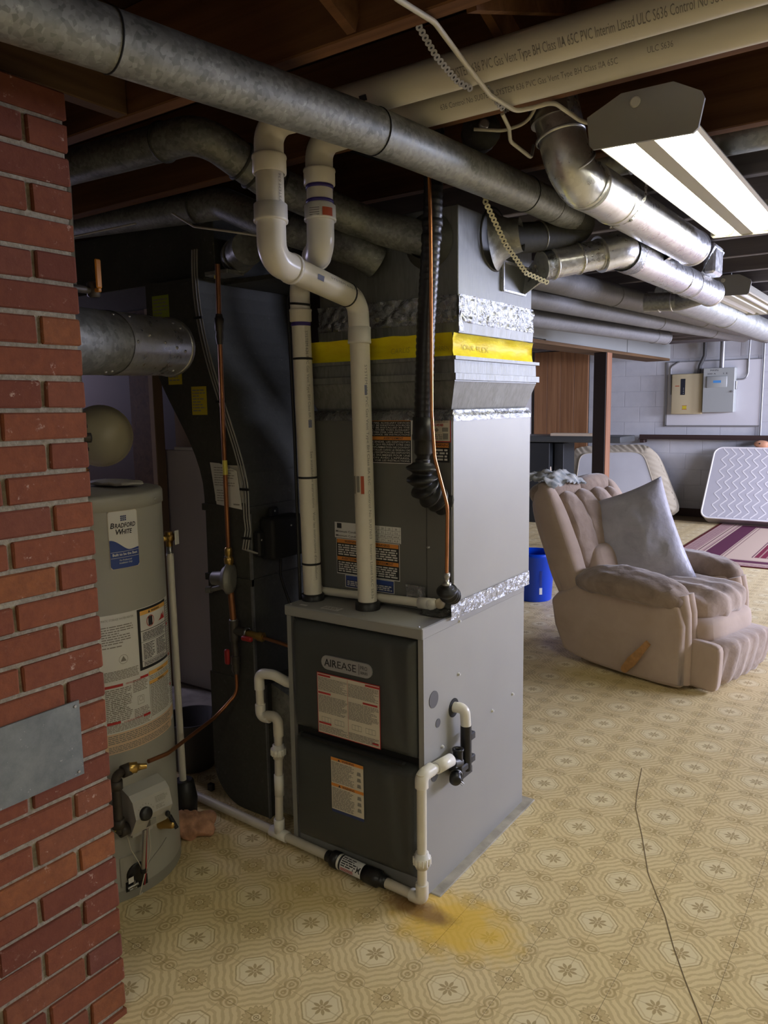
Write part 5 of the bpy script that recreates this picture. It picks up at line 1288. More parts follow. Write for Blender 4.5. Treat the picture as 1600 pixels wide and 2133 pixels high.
# relief valve and its overflow pipe
ta = radians(80.); tv = Vector((HX+cos(ta)*(HR+.056), HY+sin(ta)*(HR+.056), 1.045))
MB().lathe(tv-Vector((cos(ta), sin(ta), 0))*.056, (cos(ta), sin(ta), 0), [(0, .010), (.03, .010)], 12).lathe(tv-Vector((cos(ta), sin(ta), 0))*.03, (cos(ta), sin(ta), 0), [(0, .012), (.02, .012), (.021, .017), (.04, .017), (.042, .012), (.06, .011)], 12).lathe(tv+Vector((0, 0, .02)), (0, 0, -1), [(0, .014), (.03, .015), (.032, .012), (.05, .012)], 12).build('relief_valve', 'brass', wh)
MB().box(tv.x+.030, tv.x+.033, tv.y-.004, tv.y+.018, tv.z-.022, tv.z+.026, .001, 1, Matrix.Rotation(.25, 3, 'Z')).build('relief_tag', 'label_white', wh)
MB().lathe(tv+Vector((0, 0, -.028)), (0, 0, -1), [(0, .0105), (.03, .011), (.032, .013)], 12).build('relief_adapter', 'steel', wh)
MB().tube([tv+Vector((0, 0, -.055)), tv+Vector((0, .002, -.60)), tv+Vector((.0, .004, -.945))], .0125, 14).build('overflow_pipe', 'pvc_white', wh)
bq = tv+Vector((.0, .006, -.98))
solo(MB().lathe((bq.x, bq.y, .0), (.0, .0, 1), [(.0, .040), (.10, .046), (.165, .036), (.17, .030)], 18), 'pipe_boot', 'black_rubber', 'black rubber boot holding the bottom of the heater overflow pipe', 'boot')
# cold water line on top
tw = thing('water_line', 'grey water pipe with brass and iron fittings above the water heater', 'pipe', (-1.985, 1.335, 1.238))
wp = Vector((-1.985, 1.332, 0)); Z_ = lambda z, dx=0, dy=0: wp+Vector((dx, dy, z))
MB().tube([Z_(1.235), Z_(1.262)], .010, 12).build('nipple', 'steel', tw)
MB().tube([Z_(1.258), Z_(1.305)], .0165, 12).tube([Z_(1.305), Z_(1.365)], .0135, 14).build('brass_coupling', 'brass', tw)
ring(tw, Z_(1.308), (0, 0, 1), .0165, .004, 'copper', 'ring')
MB().tube([Z_(1.36), Z_(1.435)], .0180, 14).lathe(Z_(1.40), (.6, .6, 0), [(0, .014), (.028, .014), (.03, .008)], 12).lathe(Z_(1.362), (0, 0, 1), [(0, .0205), (.01, .0205)], 14).lathe(Z_(1.428), (0, 0, 1), [(0, .0205), (.01, .0205)], 14).build('iron_tee', 'iron_pipe', tw)
MB().lathe(Z_(1.436), (0, 0, 1), [(0, .014), (.012, .014), (.013, .011), (.022, .011)], 8).build('hex_bush', 'steel', tw)
MB().tube([Z_(1.455), Z_(1.60, .01, .0), Z_(2.1, .02, 0)], .0095, 12).build('pipe', 'control_grey', tw)
# expansion tank on its side
et = thing('expansion_tank', 'cream round expansion tank behind the water heater pipe', 'tank', (-2.42, 1.80, 1.30))
ec = Vector((-2.44, 1.72, 1.385)); ed = Vector((.80, -.60, .05)).normalized()
MB().lathe(ec, ed, [(-.16, .02), (-.155, .06), (-.12, .097), (-.06, .108), (.0, .108), (.004, .111), (.010, .111), (.014, .108), (.07, .104), (.11, .085), (.135, .05), (.143, .02), (.145, 0)], 40).build('shell', 'tank_cream', et)
MB().lathe(ec, ed, [(-.035, .1085), (-.033, .1105), (-.030, .1105), (-.028, .1085)], 40, False).lathe(ec, ed, [(-.065, .108), (-.063, .110), (-.060, .110), (-.058, .108)], 40, False).build('rib', 'tank_cream', et)
# vent pipe from the chimney
vp = thing('vent_connector', 'shiny galvanized vent pipe stub with rivets coming from the chimney', 'vent pipe', (-1.85, 1.4, 1.57))
v0, v1 = Vector((-1.735, 1.03, 1.648)), Vector((-1.985, 1.665, 1.672)); vd = (v1-v0).normalized(); vx, vy, _ = frame(vd)
MB().lathe(v0, vd, [(0, .0865), ((v1-v0).length*.52, .0865)], 40, False).build('pipe_section', 'galv', vp)
MB().lathe(v0, vd, [((v1-v0).length*.50, .0885), ((v1-v0).length, .0885)], 40, False).build('pipe_section', 'galv_new', vp)
MB().lathe(v1, vd, [(-.012, .0885), (-.010, .0915), (.0, .093), (.004, .092), (.004, .083), (-.03, .083)], 40, False).build('end_ring', 'steel', vp)
MB().lathe(v1, vd, [(-.02, .084), (-.018, 0)], 32).build('end_disc', 'black_gap', vp)
tc_ = (Vector((0, 0, CAMH))-v1); tc_ = (tc_-vd*tc_.dot(vd)).normalized(); tu_ = vd.cross(tc_).normalized(); tu_ = tu_ if tu_.z > 0 else -tu_
Lv = (v1-v0).length
for f_, a in ((.45, 62), (.56, 60), (.52, 6), (.62, 20), (.74, 8), (.84, 0), (.92, -6), (.93, 42), (.90, 55), (.90, -52), (.40, -62), (.43, -58)):
    q = v0+vd*Lv*f_; n_ = tc_*cos(radians(a))+tu_*sin(radians(a)); rr_ = .0885 if f_ > .5 else .0865
    MB().lathe(q+n_*rr_, n_, [(-.001, .005), (.002, .0045), (.0035, .003), (.004, 0)], 8).build('rivet', 'steel', vp)
sv_ = thing('shutoff_valve', 'shut-off valve with an orange lever beside the top of the chimney', 'valve', (-1.70, 1.20, 1.80))
MB().tube([(-1.715, 1.04, 1.772), (-1.715, 1.215, 1.772)], .0095, 10).build('pipe', 'iron_pipe', sv_); MB().lathe((-1.715, 1.215, 1.755), (0, 0, 1), [(0, .011), (.004, .016), (.034, .016), (.038, .011)], 10).build('body', 'iron_pipe', sv_)
MB().box(-1.693, -1.687, 1.205, 1.222, 1.775, 1.845, .003, 1).box(-1.712, -1.687, 1.208, 1.219, 1.766, 1.776, .002, 1).build('lever', 'handle_orange', sv_)
solo(MB().sell((-2.10, 1.52, 1.249), (.22, .10, .016), 3, 6, lambda q: q+Vector((0, 0, .006*mnoise.noise(q*30)))), 'manual_pouch', 'paper_dim', 'clear pouch of papers lying on the water heater lid', 'papers')
# floor clutter by the heater
def rag(q): return q*(1+.45*mnoise.noise(q*28))+Vector((0, 0, .012*mnoise.noise(q*55)))
solo(MB().sell((-2.035, 1.675, .036), (.19, .10, .085), 2.2, 16, rag, Matrix.Rotation(.6, 3, 'Z')), 'insulation_scrap', 'insulation_foam', 'crumpled pinkish-brown insulation scrap on the floor by the heater', 'scrap')
pt_ = thing('plastic_pot', 'dark grey plastic pot on the floor behind the overflow pipe', 'pot', (-2.42, 2.05, 0))
MB().lathe((-2.42, 2.05, 0), (0, 0, 1), [(0.0, .075), (.005, .085), (.20, .115), (.205, .120), (.215, .120), (.215, .112), (.03, .08), (.03, 0)], 28).build('pot', 'pot_grey', pt_)
solo(MB().box(-2.21, -2.185, 1.93, 1.95, 0, .028, .003, 1), 'black_block', 'black_plastic', 'small black plastic block on the floor behind the drain pipe', 'block')

# ------------------------------------------------------------------ papers, box and wires on the return duct
def note(name, lab, x0, x1, z0, z1, mat, rows, seed, ink='ink_faint', y=1.9095):
    t = thing(name, lab, 'notice', ((x0+x1)/2, y, z0))
    MB().box(x0, x1, y, y+.001, z0, z1).build('sheet', mat, t); mb = MB(); print_lines(mb, x0+.006, x1-.006, z0+.01, z1-.008, rows, yplane(y-.0006), seed, .4, .5); mb.build('print', ink, t); return t
note('duct_notice', 'dark lime notice high on the return duct', -2.352, -2.262, 1.745, 1.885, 'label_lime', 10, 1)
nt = note('duct_notice', 'yellow notice with a small picture beside the vent pipe end', -2.285, -2.212, 1.565, 1.665, 'label_yellow', 7, 2)
mb = MB(); mb.add([(-2.265, 1.9085, 1.613), (-2.232, 1.9085, 1.613), (-2.240, 1.9085, 1.630), (-2.258, 1.9085, 1.634)], [(0, 1, 2, 3)]); mb.build('picture', 'label_rust', nt)
note('duct_notice', 'yellow notice at the middle of the return duct', -2.165, -2.088, 1.455, 1.555, 'label_yellow', 8, 3)
en = thing('paper_envelope', 'folded white papers tucked behind the copper gas line', 'papers', (-1.99, 1.90, 1.145))
MB().box(-2.065, -1.915, 1.907, 1.910, 1.150, 1.280, .001, 1).build('envelope', 'paper_dim', en)
mb = MB().prism([(-2.050, 1.140), (-1.925, 1.128), (-1.945, 1.262), (-2.03, 1.286), (-2.075, 1.288)][::1], lambda u, v, t: (u, t-.0, v), 1.899, 1.901); mb.build('sheet', 'paper', en)
mb = MB(); print_lines(mb, -2.055, -1.955, 1.205, 1.275, 8, yplane(1.8982), 5, .3, .5); print_lines(mb, -2.045, -2.0, 1.15, 1.195, 5, yplane(1.8982), 6, .3, .5); mb.rect(-1.965, -1.935, 1.142, 1.147, yplane(1.8982)); mb.build('print', 'ink_faint', en)
bx_ = thing('transformer_box', 'black plastic control box on the side of the return duct', 'control box', (-1.86, 2.04, .94))
MB().box(-1.905, -1.835, 1.955, 2.125, .945, 1.095, .014, 3).build('body', 'black_matte', bx_)
MB().box(-1.904, -1.885, 2.0, 2.045, 1.09, 1.125, .006, 1).build('mounting_ear', 'black_matte', bx_); MB().box(-1.904, -1.875, 1.925, 1.96, .96, 1.05, .006, 1).build('mounting_ear', 'black_matte', bx_)
for y, z, x in ((2.02, 1.112, -1.884), (2.05, 1.06, -1.835), (1.938, 1.02, -1.874)): MB().lathe((x, y, z), (1, 0, 0), [(0, .004), (.002, .003), (.003, 0)], 8).build('screw', 'steel', bx_)
solo(MB().tube(fillet([(-1.862, 2.02, .95), (-1.862, 2.015, .88), (-1.845, 2.03, .80), (-1.80, 2.03, .70), (-1.69, 2.02, .62)], .08, 5), .0055, 8), 'power_cord', 'cable_black', 'thick black cord hanging from the control box to the furnace', 'cord')
solo(MB().tube(fillet([(-1.85, 2.12, 1.00), (-1.80, 2.12, .96), (-1.72, 2.0, .88), (-1.68, 1.93, .85)], .06, 5), .0035, 8), 'thermostat_cord', 'cable_black', 'thin black cord from the control box to the furnace top', 'cord')
def duct_edge(z):
    return -1.905-.203*(sin(pi/2*max(0, (z-1.2)/.73)))**1.4 if z > 1.2 else -1.905
for q, (off_, lab) in enumerate(((-.010, 'grey control wire taped along the curved duct edge, inner one'), (.002, 'grey control wire taped along the curved duct edge, middle one'), (.014, 'grey control wire taped along the curved duct edge, outer one'))):
    P = [Vector((duct_edge(z)+off_-.004, 1.902+.0*q, z)) for z in [2.02-.04*k_ for k_ in range(24)]]+[Vector((-1.902+off_, 1.90, 1.06)), Vector((-1.915+off_, 1.895, .99)), Vector((-1.885+off_*.5, 1.92, .975))]
    solo(MB().tube(P, .0032, 6), 'control_wire', 'cable_grey', lab, 'wire', 'control wires on the return duct')
for z in (1.79, 1.50, 1.20, 1.03):
    x = duct_edge(z)+.0; solo(MB().box(x-.022, x+.020, 1.893, 1.899, z-.004, z+.004), 'wire_strap', 'tie_black', 'black strap on the control wires at %s of the duct' % {1.79: 'the top', 1.50: 'the upper curve', 1.20: 'the lower curve', 1.03: 'the straight foot'}[z], 'strap')
mbc = MB().tube([(-1.676, 1.905, .842), (-1.672, 1.90, .95), (-1.683, 1.91, 1.4), (-1.69, 1.905, 1.82), (-1.66, 1.95, 1.9)], .0055, 8)
solo(mbc, 'armored_cable', 'cable_black', 'dark armoured cable strapped behind the left vent pipe', 'cable')
# ------------------------------------------------------------------ fluorescent lights, plus two added fill lights out of view
def tube_mat():
    for nm, e in (('tube_glow', TUBE), ('tube_glow_fill', TUBE_FILL)):
        k = Mat(nm, .4, 0, (1, 1, 1)); k.emit((1.0, .95, .76), e); MT[nm] = k.m
tube_mat(); plain('tube_off', (.85, .85, .84), .3)
def fixture(cx, y0, lab, L=1.22, tube='tube_glow'):
    t = thing('fluorescent_light', lab, 'light', (cx, y0+L/2, 2.03), 'two-tube shop lights under the joists')
    prof = [(-.104, 2.055), (-.060, 2.098), (-.030, 2.096), (-.020, 2.046), (.020, 2.046), (.030, 2.096), (.060, 2.098), (.104, 2.055), (.112, 2.060), (.075, 2.112), (.040, 2.150), (-.040, 2.150), (-.075, 2.112), (-.112, 2.060)]
    MB().prism(prof, lambda u, v, w_: (cx+u, w_, v), y0+.01, y0+L-.01).build('reflector', 'fixture_enamel', t)
    e = [(-.127, 2.118), (-.120, 2.056), (-.112, 2.047), (.106, 2.040), (.116, 2.048), (.127, 2.105), (.120, 2.120), (.062, 2.152), (-.050, 2.153)]
    for y in (y0, y0+L-.008):
        ep = MB().prism(e, lambda u, v, w_: (cx+u, w_, v), y, y+.008).build('end_plate', 'fixture_end' if y == y0 else 'fixture_enamel', t)
        MB().lathe((cx-.018, y-.001, 2.128), (0, -1, 0), [(0, .012), (.002, .012), (.003, .009)], 20).build('plug', 'fixture_enamel', ep)
    for x in (-.060, .060):
        MB().tube([(cx+x, y0+.022, 2.066), (cx+x, y0+L-.022, 2.066)], .0175, 16).build('tube', tube, t)
        for y in (y0+.012, y0+L-.022): MB().lathe((cx+x, y, 2.066), (0, 1, 0), [(0, .016), (.010, .016)], 12).build('socket', 'fixture_enamel', t)
    for y in (y0+.12, y0+L-.12): MB().tube([(cx, y, 2.15), (cx, y, JZ+.02)], .003, 6).build('hanger', 'steel', t)
    return t
fixture(-.550, 1.80, 'lit two-tube fluorescent shop light nearest the camera')
fixture(-.945, 4.66, 'unlit two-tube shop light farther back over the recliner', 1.22, 'tube_off')
fixture(-.15, -1.75, 'added unseen fill light behind the camera', 1.22, 'tube_glow_fill')  # invented fixture, out of view, brightens the dark front faces
fixture(1.25, .55, 'added unseen fill light right of the camera', 1.22, 'tube_glow_fill')  # invented fixture, out of view, evens the light on brick and furnace side

# ------------------------------------------------------------------ white cables and hanger straps
def cable(pts, r, lab, rad=.06, mat='cable_white'):
    P = fillet(pts, rad, 6); return solo(MB().tube(P, r, 8), 'white_cable', mat, lab, 'cable')
zc = JZ-.010
cable([(-.70, .7, zc), (-.781, 1.18, zc), (-.772, 1.289, zc), (-.789, 1.44, zc-.02), (-.814, 1.59, zc-.025), (-.815, 1.72, zc-.02), (-.79, 1.765, zc-.005), (-.747, 1.77, zc), (-.73, 1.90, zc-.01), (-.64, 2.0, 2.13)], .0052, 'white cable looping under the plastic pipes to the near light')
cable([(-.886, 1.794, JZ), (-.895, 1.85, JZ-.015), (-.93, 1.93, JZ-.02), (-.925, 2.01, JZ-.03), (-.93, 2.06, JZ-.03), (-.95, 2.12, JZ+.02)], .0050, 'short white cable dropping beside the shiny duct elbow')
cable([(-1.02, 1.90, JZ+.02), (-.95, 1.93, JZ+.01), (-.90, 1.97, JZ+.03), (-.86, 1.94, JZ+.06)], .0045, 'white cable stub coming from the box above the plenum')
cable([(-.66, 2.18, JZ-.03), (-.735, 2.29, JZ-.005), (-.745, 2.45, JZ-.02), (-.755, 2.62, JZ-.015), (-.725, 2.69, JZ-.006), (-.715, 2.75, JZ-.004), (-.725, 2.95, JZ-.012), (-.727, 3.19, JZ-.004)], .0050, 'white cable stapled under the joists beside the near light', .04)
cable([(-1.02, 4.5, JZ-.02), (-1.0, 4.75, JZ-.05), (-.98, 5.1, JZ-.06), (-1.0, 5.6, JZ-.02)], .0050, 'thin white cable below the far light')
cable([(-1.60, 6.2, JZ-.12), (-1.58, 6.6, JZ-.11), (-1.60, 7.2, JZ-.09), (-1.55, 8.6, JZ-.03)], .005, 'long thin white cable under the far ducts')
cable([(-3.1, 1.81, 2.10), (-2.66, 1.81, 2.120), (-2.30, 1.815, 2.118)], .0035, 'white cable sagging below the dark duct at the upper left')
cable([(-2.09, 1.80, 2.118), (-1.99, 1.80, 2.062), (-1.84, 1.80, 2.028), (-1.69, 1.80, 1.993)], .0035, 'white cable running behind the vent pipes')
jb = thing('junction_box', 'round metal junction box behind the joist above the plenum', 'junction box', (-1.02, 1.98, 2.2))
MB().lathe((-1.03, 1.96, 2.205), (.6, -.8, 0), [(-.04, .05), (0, .05), (.002, .053), (.004, .053), (.005, 0)], 16).build('box', 'galv_dark', jb)
MB().lathe((-1.005, 1.925, 2.205), (.6, -.8, 0), [(0, .014), (.012, .014), (.013, .009)], 10).build('connector', 'steel', jb)
cable([(-1.47, 1.86, 2.235), (-1.36, 1.885, 2.185), (-1.24, 1.90, 2.14), (-1.16, 1.93, 2.16)], .0055, 'dark armoured cable hanging between the vent pipes and the black line', .05, 'cable_black')
cd2 = thing('joist_bay_duct', 'galvanized round duct in the joist bay behind the near light', 'duct', (-.5, 2.5, 2.17))
MB().tube([(-.90, 2.50, 2.225), (.6, 2.50, 2.225)], .05, 24).build('duct_section', 'galv', cd2); seam((-.80, 2.5, 2.225), (1, 0, 0), .05, 'galv', cd2); seam((-.74, 2.5, 2.225), (1, 0, 0), .05, 'galv', cd2)
def strap(pts, lab, mat, wd=.017, holes=True):
    P = [Vector(p) for p in pts]; t = thing('hanger_strap', lab, 'strap', P[-1]); mb = MB(); hb = MB()
    tot = sum((b-a).length for a, b in zip(P[:-1], P[1:])); n = int(tot/.016)
    view = (Vector((0, 0, CAMH))-P[0]).normalized()
    for q in range(n):
        p, d = along(P, (q+.5)/n); s_ = d.cross(view).normalized(); nn_ = s_.cross(d).normalized()
        # one link: a small octagon plate
        ring_ = [p+s_*wd*.5*cos(2*pi*k_/8)+d*.0095*sin(2*pi*k_/8) for k_ in range(8)]
        mb.add(ring_+[v+nn_*.0012 for v in ring_], [tuple(range(7, -1, -1)), tuple(range(8, 16))]+[(k_, (k_+1) % 8, (k_+1) % 8+8, k_+8) for k_ in range(8)])
        hb.add([p+nn_*.0016+(s_*cos(2*pi*k_/8)+d*sin(2*pi*k_/8))*wd*.2 for k_ in range(8)], [tuple(range(8))])
        hb.add([p-nn_*.0004+(s_*cos(2*pi*k_/8)+d*sin(2*pi*k_/8))*wd*.2 for k_ in range(7, -1, -1)], [tuple(range(8))])
    mb.build('links', mat, t); hb.build('holes', 'black_gap', t); return t
strap([(-1.055, 2.00, 2.14), (-1.058, 2.04, 2.04), (-1.058, 2.17, 1.945), (-1.052, 2.30, 1.880), (-1.02, 2.40, 1.858)], 'pale perforated hanger strap slanting down to the branch duct', 'strap_cream')
strap([(-.815, 1.300, 2.172), (-.835, 1.40, 2.155), (-.845, 1.50, 2.143), (-.84, 1.555, 2.142)], 'perforated strap from the joist to the front ceiling pipe', 'strap_grey', .014)
strap([(-.83, 1.60, 2.16), (-.83, 1.66, 2.143), (-.835, 1.70, 2.140), (-.835, 1.74, 2.16)], 'perforated strap under the rear ceiling pipe', 'strap_grey', .014)
strap([(-.70, 2.34, 2.16), (-.703, 2.345, 2.06), (-.735, 2.335, 2.00), (-.80, 2.33, 1.985)], 'thin chain strap round the shiny duct', 'galv_new', .008)

# ------------------------------------------------------------------ recliner
RO = Vector((-1.66, 4.14, 0)); RU = Vector((.972, -.236, 0)).normalized(); RV = Vector((.236, .972, 0)).normalized()
RM = Matrix((RU, RV, Vector((0, 0, 1)))).transposed()
def rl(x, y, z): return RO+RM@Vector((x, y, z))
rec = thing('recliner', 'worn tan suede recliner with a wooden side lever', 'armchair', rl(.4, .43, 0))
def wr_(amp, sc, sd=0):
    def f(q): return q*(1+amp*mnoise.noise(q*sc+Vector((sd, sd*.7, 0))))
    return f
def cushion(name, c, size, e, mat, fn=None, n=14, tilt=0., roll_=0., parent=rec):
    R = RM@Matrix.Rotation(tilt, 3, 'Y')@Matrix.Rotation(roll_, 3, 'X'); return MB().sell(rl(*c), size, e, n, fn, R).build(name, mat, parent)
W = .77
MB().box(0, 0, 0, 0, 0, 0) if False else None
mb = MB(); mb.prism([(.08, 0), (.70, 0), (.74, .05), (.06, .06)], lambda u, v, t: rl(u, t, v), .10, W-.10); mb.build('base', 'base_dark', rec)
def side(y0, y1):
    P = [(.015, .075), (.06, .048), (.2, .026), (.4, .014), (.6, .010), (.735, .014), (.742, .03), (.742, .34), (.715, .43), (.66, .50), (.5, .50), (.1, .46), (-.03, .39), (-.072, .345), (-.045, .20)]
    b = bmesh.new(); vs = [b.verts.new(rl(u, y0, v)) for u, v in P]; f = b.faces.new(vs)
    r = bmesh.ops.extrude_face_region(b, geom=[f]); ex = [g for g in r['geom'] if isinstance(g, bmesh.types.BMVert)]
    bmesh.ops.translate(b, verts=ex, vec=RV*(y1-y0)); bmesh.ops.recalc_face_normals(b, faces=b.faces)
    sh = [e for e in b.edges if abs(e.calc_face_angle(0)) > .9]
    bmesh.ops.bevel(b, geom=sh, offset=.022, segments=3, profile=.5, affect='EDGES')
    b.verts.index_update(); mb = MB(); mb.add([v.co.copy() for v in b.verts], [[v.index for v in f.verts] for f in b.faces], True); mb.sm = [len(f) == 4 for f in mb.f]; b.free(); return mb
side(0, .15).build('side_panel', 'suede_side', rec); side(W-.15, W).build('side_panel', 'suede_side', rec)
def armfn(q):
    k_ = 1-.10*(q.x/.34)**2; q = Vector((q.x, q.y*k_, q.z*k_+.028*cos(q.x*5.2)-.015)); return q*(1+.035*mnoise.noise(q*9))+Vector((0, 0, .008*mnoise.noise(q*24)))
cushion('armrest', (.40, .062, .495), (.66, .225, .135), 3.0, 'suede_dark', armfn, 18, .03, .25)
cushion('armrest', (.40, W-.062, .515), (.64, .20, .15), 3.0, 'suede_dark', armfn, 18, .0, -.15)
MB().box(0, 0, 0, 0, 0, 0) if False else None
def front_roll(y): return MB().tube([rl(.700, y, .49), rl(.726, y, .40), rl(.735, y, .25), rl(.735, y, .03)], [.035, .03, .028, .028], 12).build('arm_front', 'suede_side', rec)
front_roll(.055); front_roll(.115); front_roll(W-.055); front_roll(W-.115)
def pleat(q): return q+Vector((.006*sin(q.y*52), 0, .010*sin(q.y*45+q.x*3)+.012*mnoise.noise(q*14)))
cushion('seat_cushion', (.505, W/2, .405), (.66, .50, .185), 3.4, 'suede', pleat, 18, -.03)
cushion('seat_border', (.700, W/2, .292), (.30, .54, .150), 3.6, 'suede_side', wr_(.04, 8, 2), 14, -.10)
def foot(q): return q+Vector((.010*sin(q.y*60)*(1 if q.x > 0 else .2)+.02*(q.z/.13), 0, 0))
cushion('footrest', (.815, W/2+.02, .142), (.20, .57, .255), 4.2, 'suede', foot, 18, .06)
MB().sell(rl(.806, .100, .140), (.185, .06, .25), 6, 8, None, RM@Matrix.Rotation(.05, 3, 'Y')).build('footrest_end', 'suede_side', rec)
# back: frame, channels, bolsters, head roll
bt_ = -.36    # tilt of the back
def bp_(s_, y, d): 
    """s_ up the back, d out of the back towards the seat"""
    ax_ = Vector((-.40, 0, .917)).normalized(); out = Vector((.917, 0, .40)); p = Vector((.030, y, .36))+ax_*s_+out*d; return rl(*p)
RB = RM@Matrix.Rotation(-.412, 3, 'Y')
MB().sell(bp_(.30, W/2, .0), (.13, .76, .74), 5, 14, wr_(.03, 6, 3), RB).build('back_shell', 'suede_side', rec)
def chan(q): return Vector((q.x+.012*cos(q.z*9), q.y, q.z))*(1+.03*mnoise.noise(q*12))+Vector((.010*mnoise.noise(q*22), 0, 0))
for y, sx, hh in ((.20, .19, .50), (.36, .20, .50), (.52, .20, .50), (.65, .14, .48)):
    MB().sell(bp_(.36, y, .085), (.15, sx, hh), 2.8, 12, chan, RB).build('back_channel', 'suede', rec)
MB().sell(bp_(.30, .065, .05), (.18, .14, .74), 3.0, 14, wr_(.05, 7, 5), RB).build('side_bolster', 'suede_side', rec)
MB().sell(bp_(.30, W-.065, .05), (.18, .14, .74), 3.0, 14, wr_(.05, 7, 6), RB).build('side_bolster', 'suede_side', rec)
MB().sell(bp_(.14, W/2, .12), (.18, .46, .24), 2.8, 12, wr_(.06, 9, 7), RB).build('lumbar_cushion', 'suede_side', rec)
for y in (.22, .55): MB().sell(bp_(.635, y, .02), (.18, .40, .14), 2.8, 12, wr_(.05, 9, 8+y), RB).build('head_roll', 'suede_dark', rec)
hp, hq = rl(.436, -.022, .055), rl(.578, -.040, .235); hd_ = (hq-hp).normalized()
mb = MB()
for a, b, w0, w1 in ((0, .30, .020, .026), (.30, .75, .026, .017), (.75, 1, .017, .015)):
    p, q = hp.lerp(hq, a), hp.lerp(hq, b); s_ = hd_.cross(RV).normalized()
    mb.add([p-s_*w0-RV*.007, p+s_*w0-RV*.007, q+s_*w1-RV*.007, q-s_*w1-RV*.007, p-s_*w0+RV*.007, p+s_*w0+RV*.007, q+s_*w1+RV*.007, q-s_*w1+RV*.007], [(0, 1, 2, 3), (7, 6, 5, 4), (0, 4, 5, 1), (2, 6, 7, 3), (1, 5, 6, 2), (0, 3, 7, 4)])
mb.lathe(hp, RV, [(-.007, .020), (.007, .020)], 16); hn = mb.build('lever', 'wood_handle', rec)
MB().lathe(hp, RV, [(0, .010), (.03, .010)], 10).build('lever_pivot', 'steel', rec)
# pillow
def pillow(c, w_, h_, th, R, mat, name, lab, cat, sd):
    mb = MB()
    def sf(sg):
        def g(a, b):
            u, v = a*2-1, b*2-1; e = (1-abs(u)**3.2)*(1-abs(v)**3.2); puff = max(0, e)**.55
            pin = 1-.07*(1-abs(v)**2)*abs(u)**4-.0; pn2 = 1-.07*(1-abs(u)**2)*abs(v)**4
            z = sg*th/2*puff+.022*mnoise.noise(Vector((u*2+sd, v*2, sg)))*puff+.010*abs(mnoise.noise(Vector((u*5, v*3+sd, sg))))*puff
            return Vector(c)+R@Vector((u*w_/2*pin, z, v*h_/2*pn2))
        return g
    mb.grid(sf(-1), 26, 26).grid(sf(1), 26, 26, True, True); return solo(mb, name, mat, lab, cat, None, True)
pc = rl(.215, .46, .675)
RP = Matrix.Rotation(radians(12), 3, 'Z')@Matrix.Rotation(radians(-22), 3, 'Y')@Matrix.Rotation(radians(-22), 3, 'X')
pillow(pc, .47, .64, .20, RP, 'satin', 'pillow', 'grey-lavender satin pillow propped upright in the recliner', 'pillow', 3.)
# towel on the headrest
def tw_(a, b):
    u, v = a*2-1, b*2-1
    p = bp_(.70, .19, .03)+RV*(u*.17+v*.03)+RU*(v*.13); f = max(0, 1-(u*u+v*v)*.55)
    return p+Vector((0, 0, .055*f+.030*mnoise.noise(Vector((u*3.1, v*3.1, 2)))+.016*mnoise.noise(Vector((u*8, v*8, 5)))-.05*max(0, abs(v)-.5)))
mb = MB().grid(tw_, 26, 22); n0 = len(mb.v); 
mb.grid(lambda a, b: tw_(a, b)-Vector((0, 0, .006)), 26, 22, True, True)
solo(mb, 'towel', 'towel', 'crumpled grey checked towel on the top of the recliner', 'towel')

# ------------------------------------------------------------------ mattresses, rug, bits at the back
def lean(u, v, d):
    """u along X, v up the leaning face, d behind the face"""
    return Vector((u, 9.70+.46*v+.89*d, .088+.888*v-.46*d))
m2_ = thing('zigzag_mattress', 'white quilted zigzag mattress leaning against the back wall', 'mattress', (-1.2, 9.9, 0))
def rr2(u0, u1, v0, v1, r, n=5): return rrect(u0, u1, v0, v1, r, n)
sk = lambda u, v: (u+(.06 if u < -1.9 else 0)*v, v)
O_ = [sk(*p) for p in rr2(-2.15, -.15, 0, .915, .09)]
mb = MB(); mb.prism(O_, lambda u, v, t: lean(u, v, t), .0, .175, True); mb.build('body', 'mattress_side', m2_)
mb = MB(); nO = len(O_); mb.add([lean(u, v, -.002) for u, v in O_], [tuple(range(nO))]); mb.build('face', 'mattress_white', m2_)
mb = MB(); mb.tube([lean(u, v, 0) for u, v in O_+O_[:2]], .010, 8, False); mb.build('piping', 'piping_white', m2_)
mb = MB(); zz = []
for c_ in range(24):
    x = -2.12+c_*.088; P = []
    for r in range(13):
        v = .02+r*.0735; P.append((x+(.060 if r % 2 else -.012)+v*.05, v))
    P = [p for p in P if p[0] > -2.125+.06*p[1] and p[0] < -.18]
    for (a0, b0_), (a1, b1_) in zip(P[:-1], P[1:]):
        if abs(b1_-b0_) > .1: continue
        d = Vector((a1-a0, b1_-b0_)).normalized(); s_ = Vector((-d.y, d.x))*.0065
        mb.add([lean(a0-s_.x, b0_-s_.y, -.004), lean(a0+s_.x, b0_+s_.y, -.004), lean(a1+s_.x, b1_+s_.y, -.004), lean(a1-s_.x, b1_-s_.y, -.004)], [(0, 3, 2, 1)])
mb.build('zigzag_stitching', 'piping_white', m2_)
m1_ = thing('sheeted_mattress', 'mattress in a cream elastic sheet leaning on the wall behind the recliner', 'mattress', (-3.1, 9.95, 0))
Q = [(-3.95, .03), (-2.38, .06), (-2.86, .985), (-3.92, .93)]
def quadmap(a, b):
    p0 = Vector(Q[0]).lerp(Vector(Q[1]), a); p1 = Vector(Q[3]).lerp(Vector(Q[2]), a); return p0.lerp(p1, b)
def lean1(a, b, d):
    q = quadmap(a, b); return Vector((q.x, 9.72+.40*q.y+.9*d, .03+.93*q.y-.30*d))
def sup(a, b, inset=0., e=5.):
    u, v = a*2-1, b*2-1; return u, v
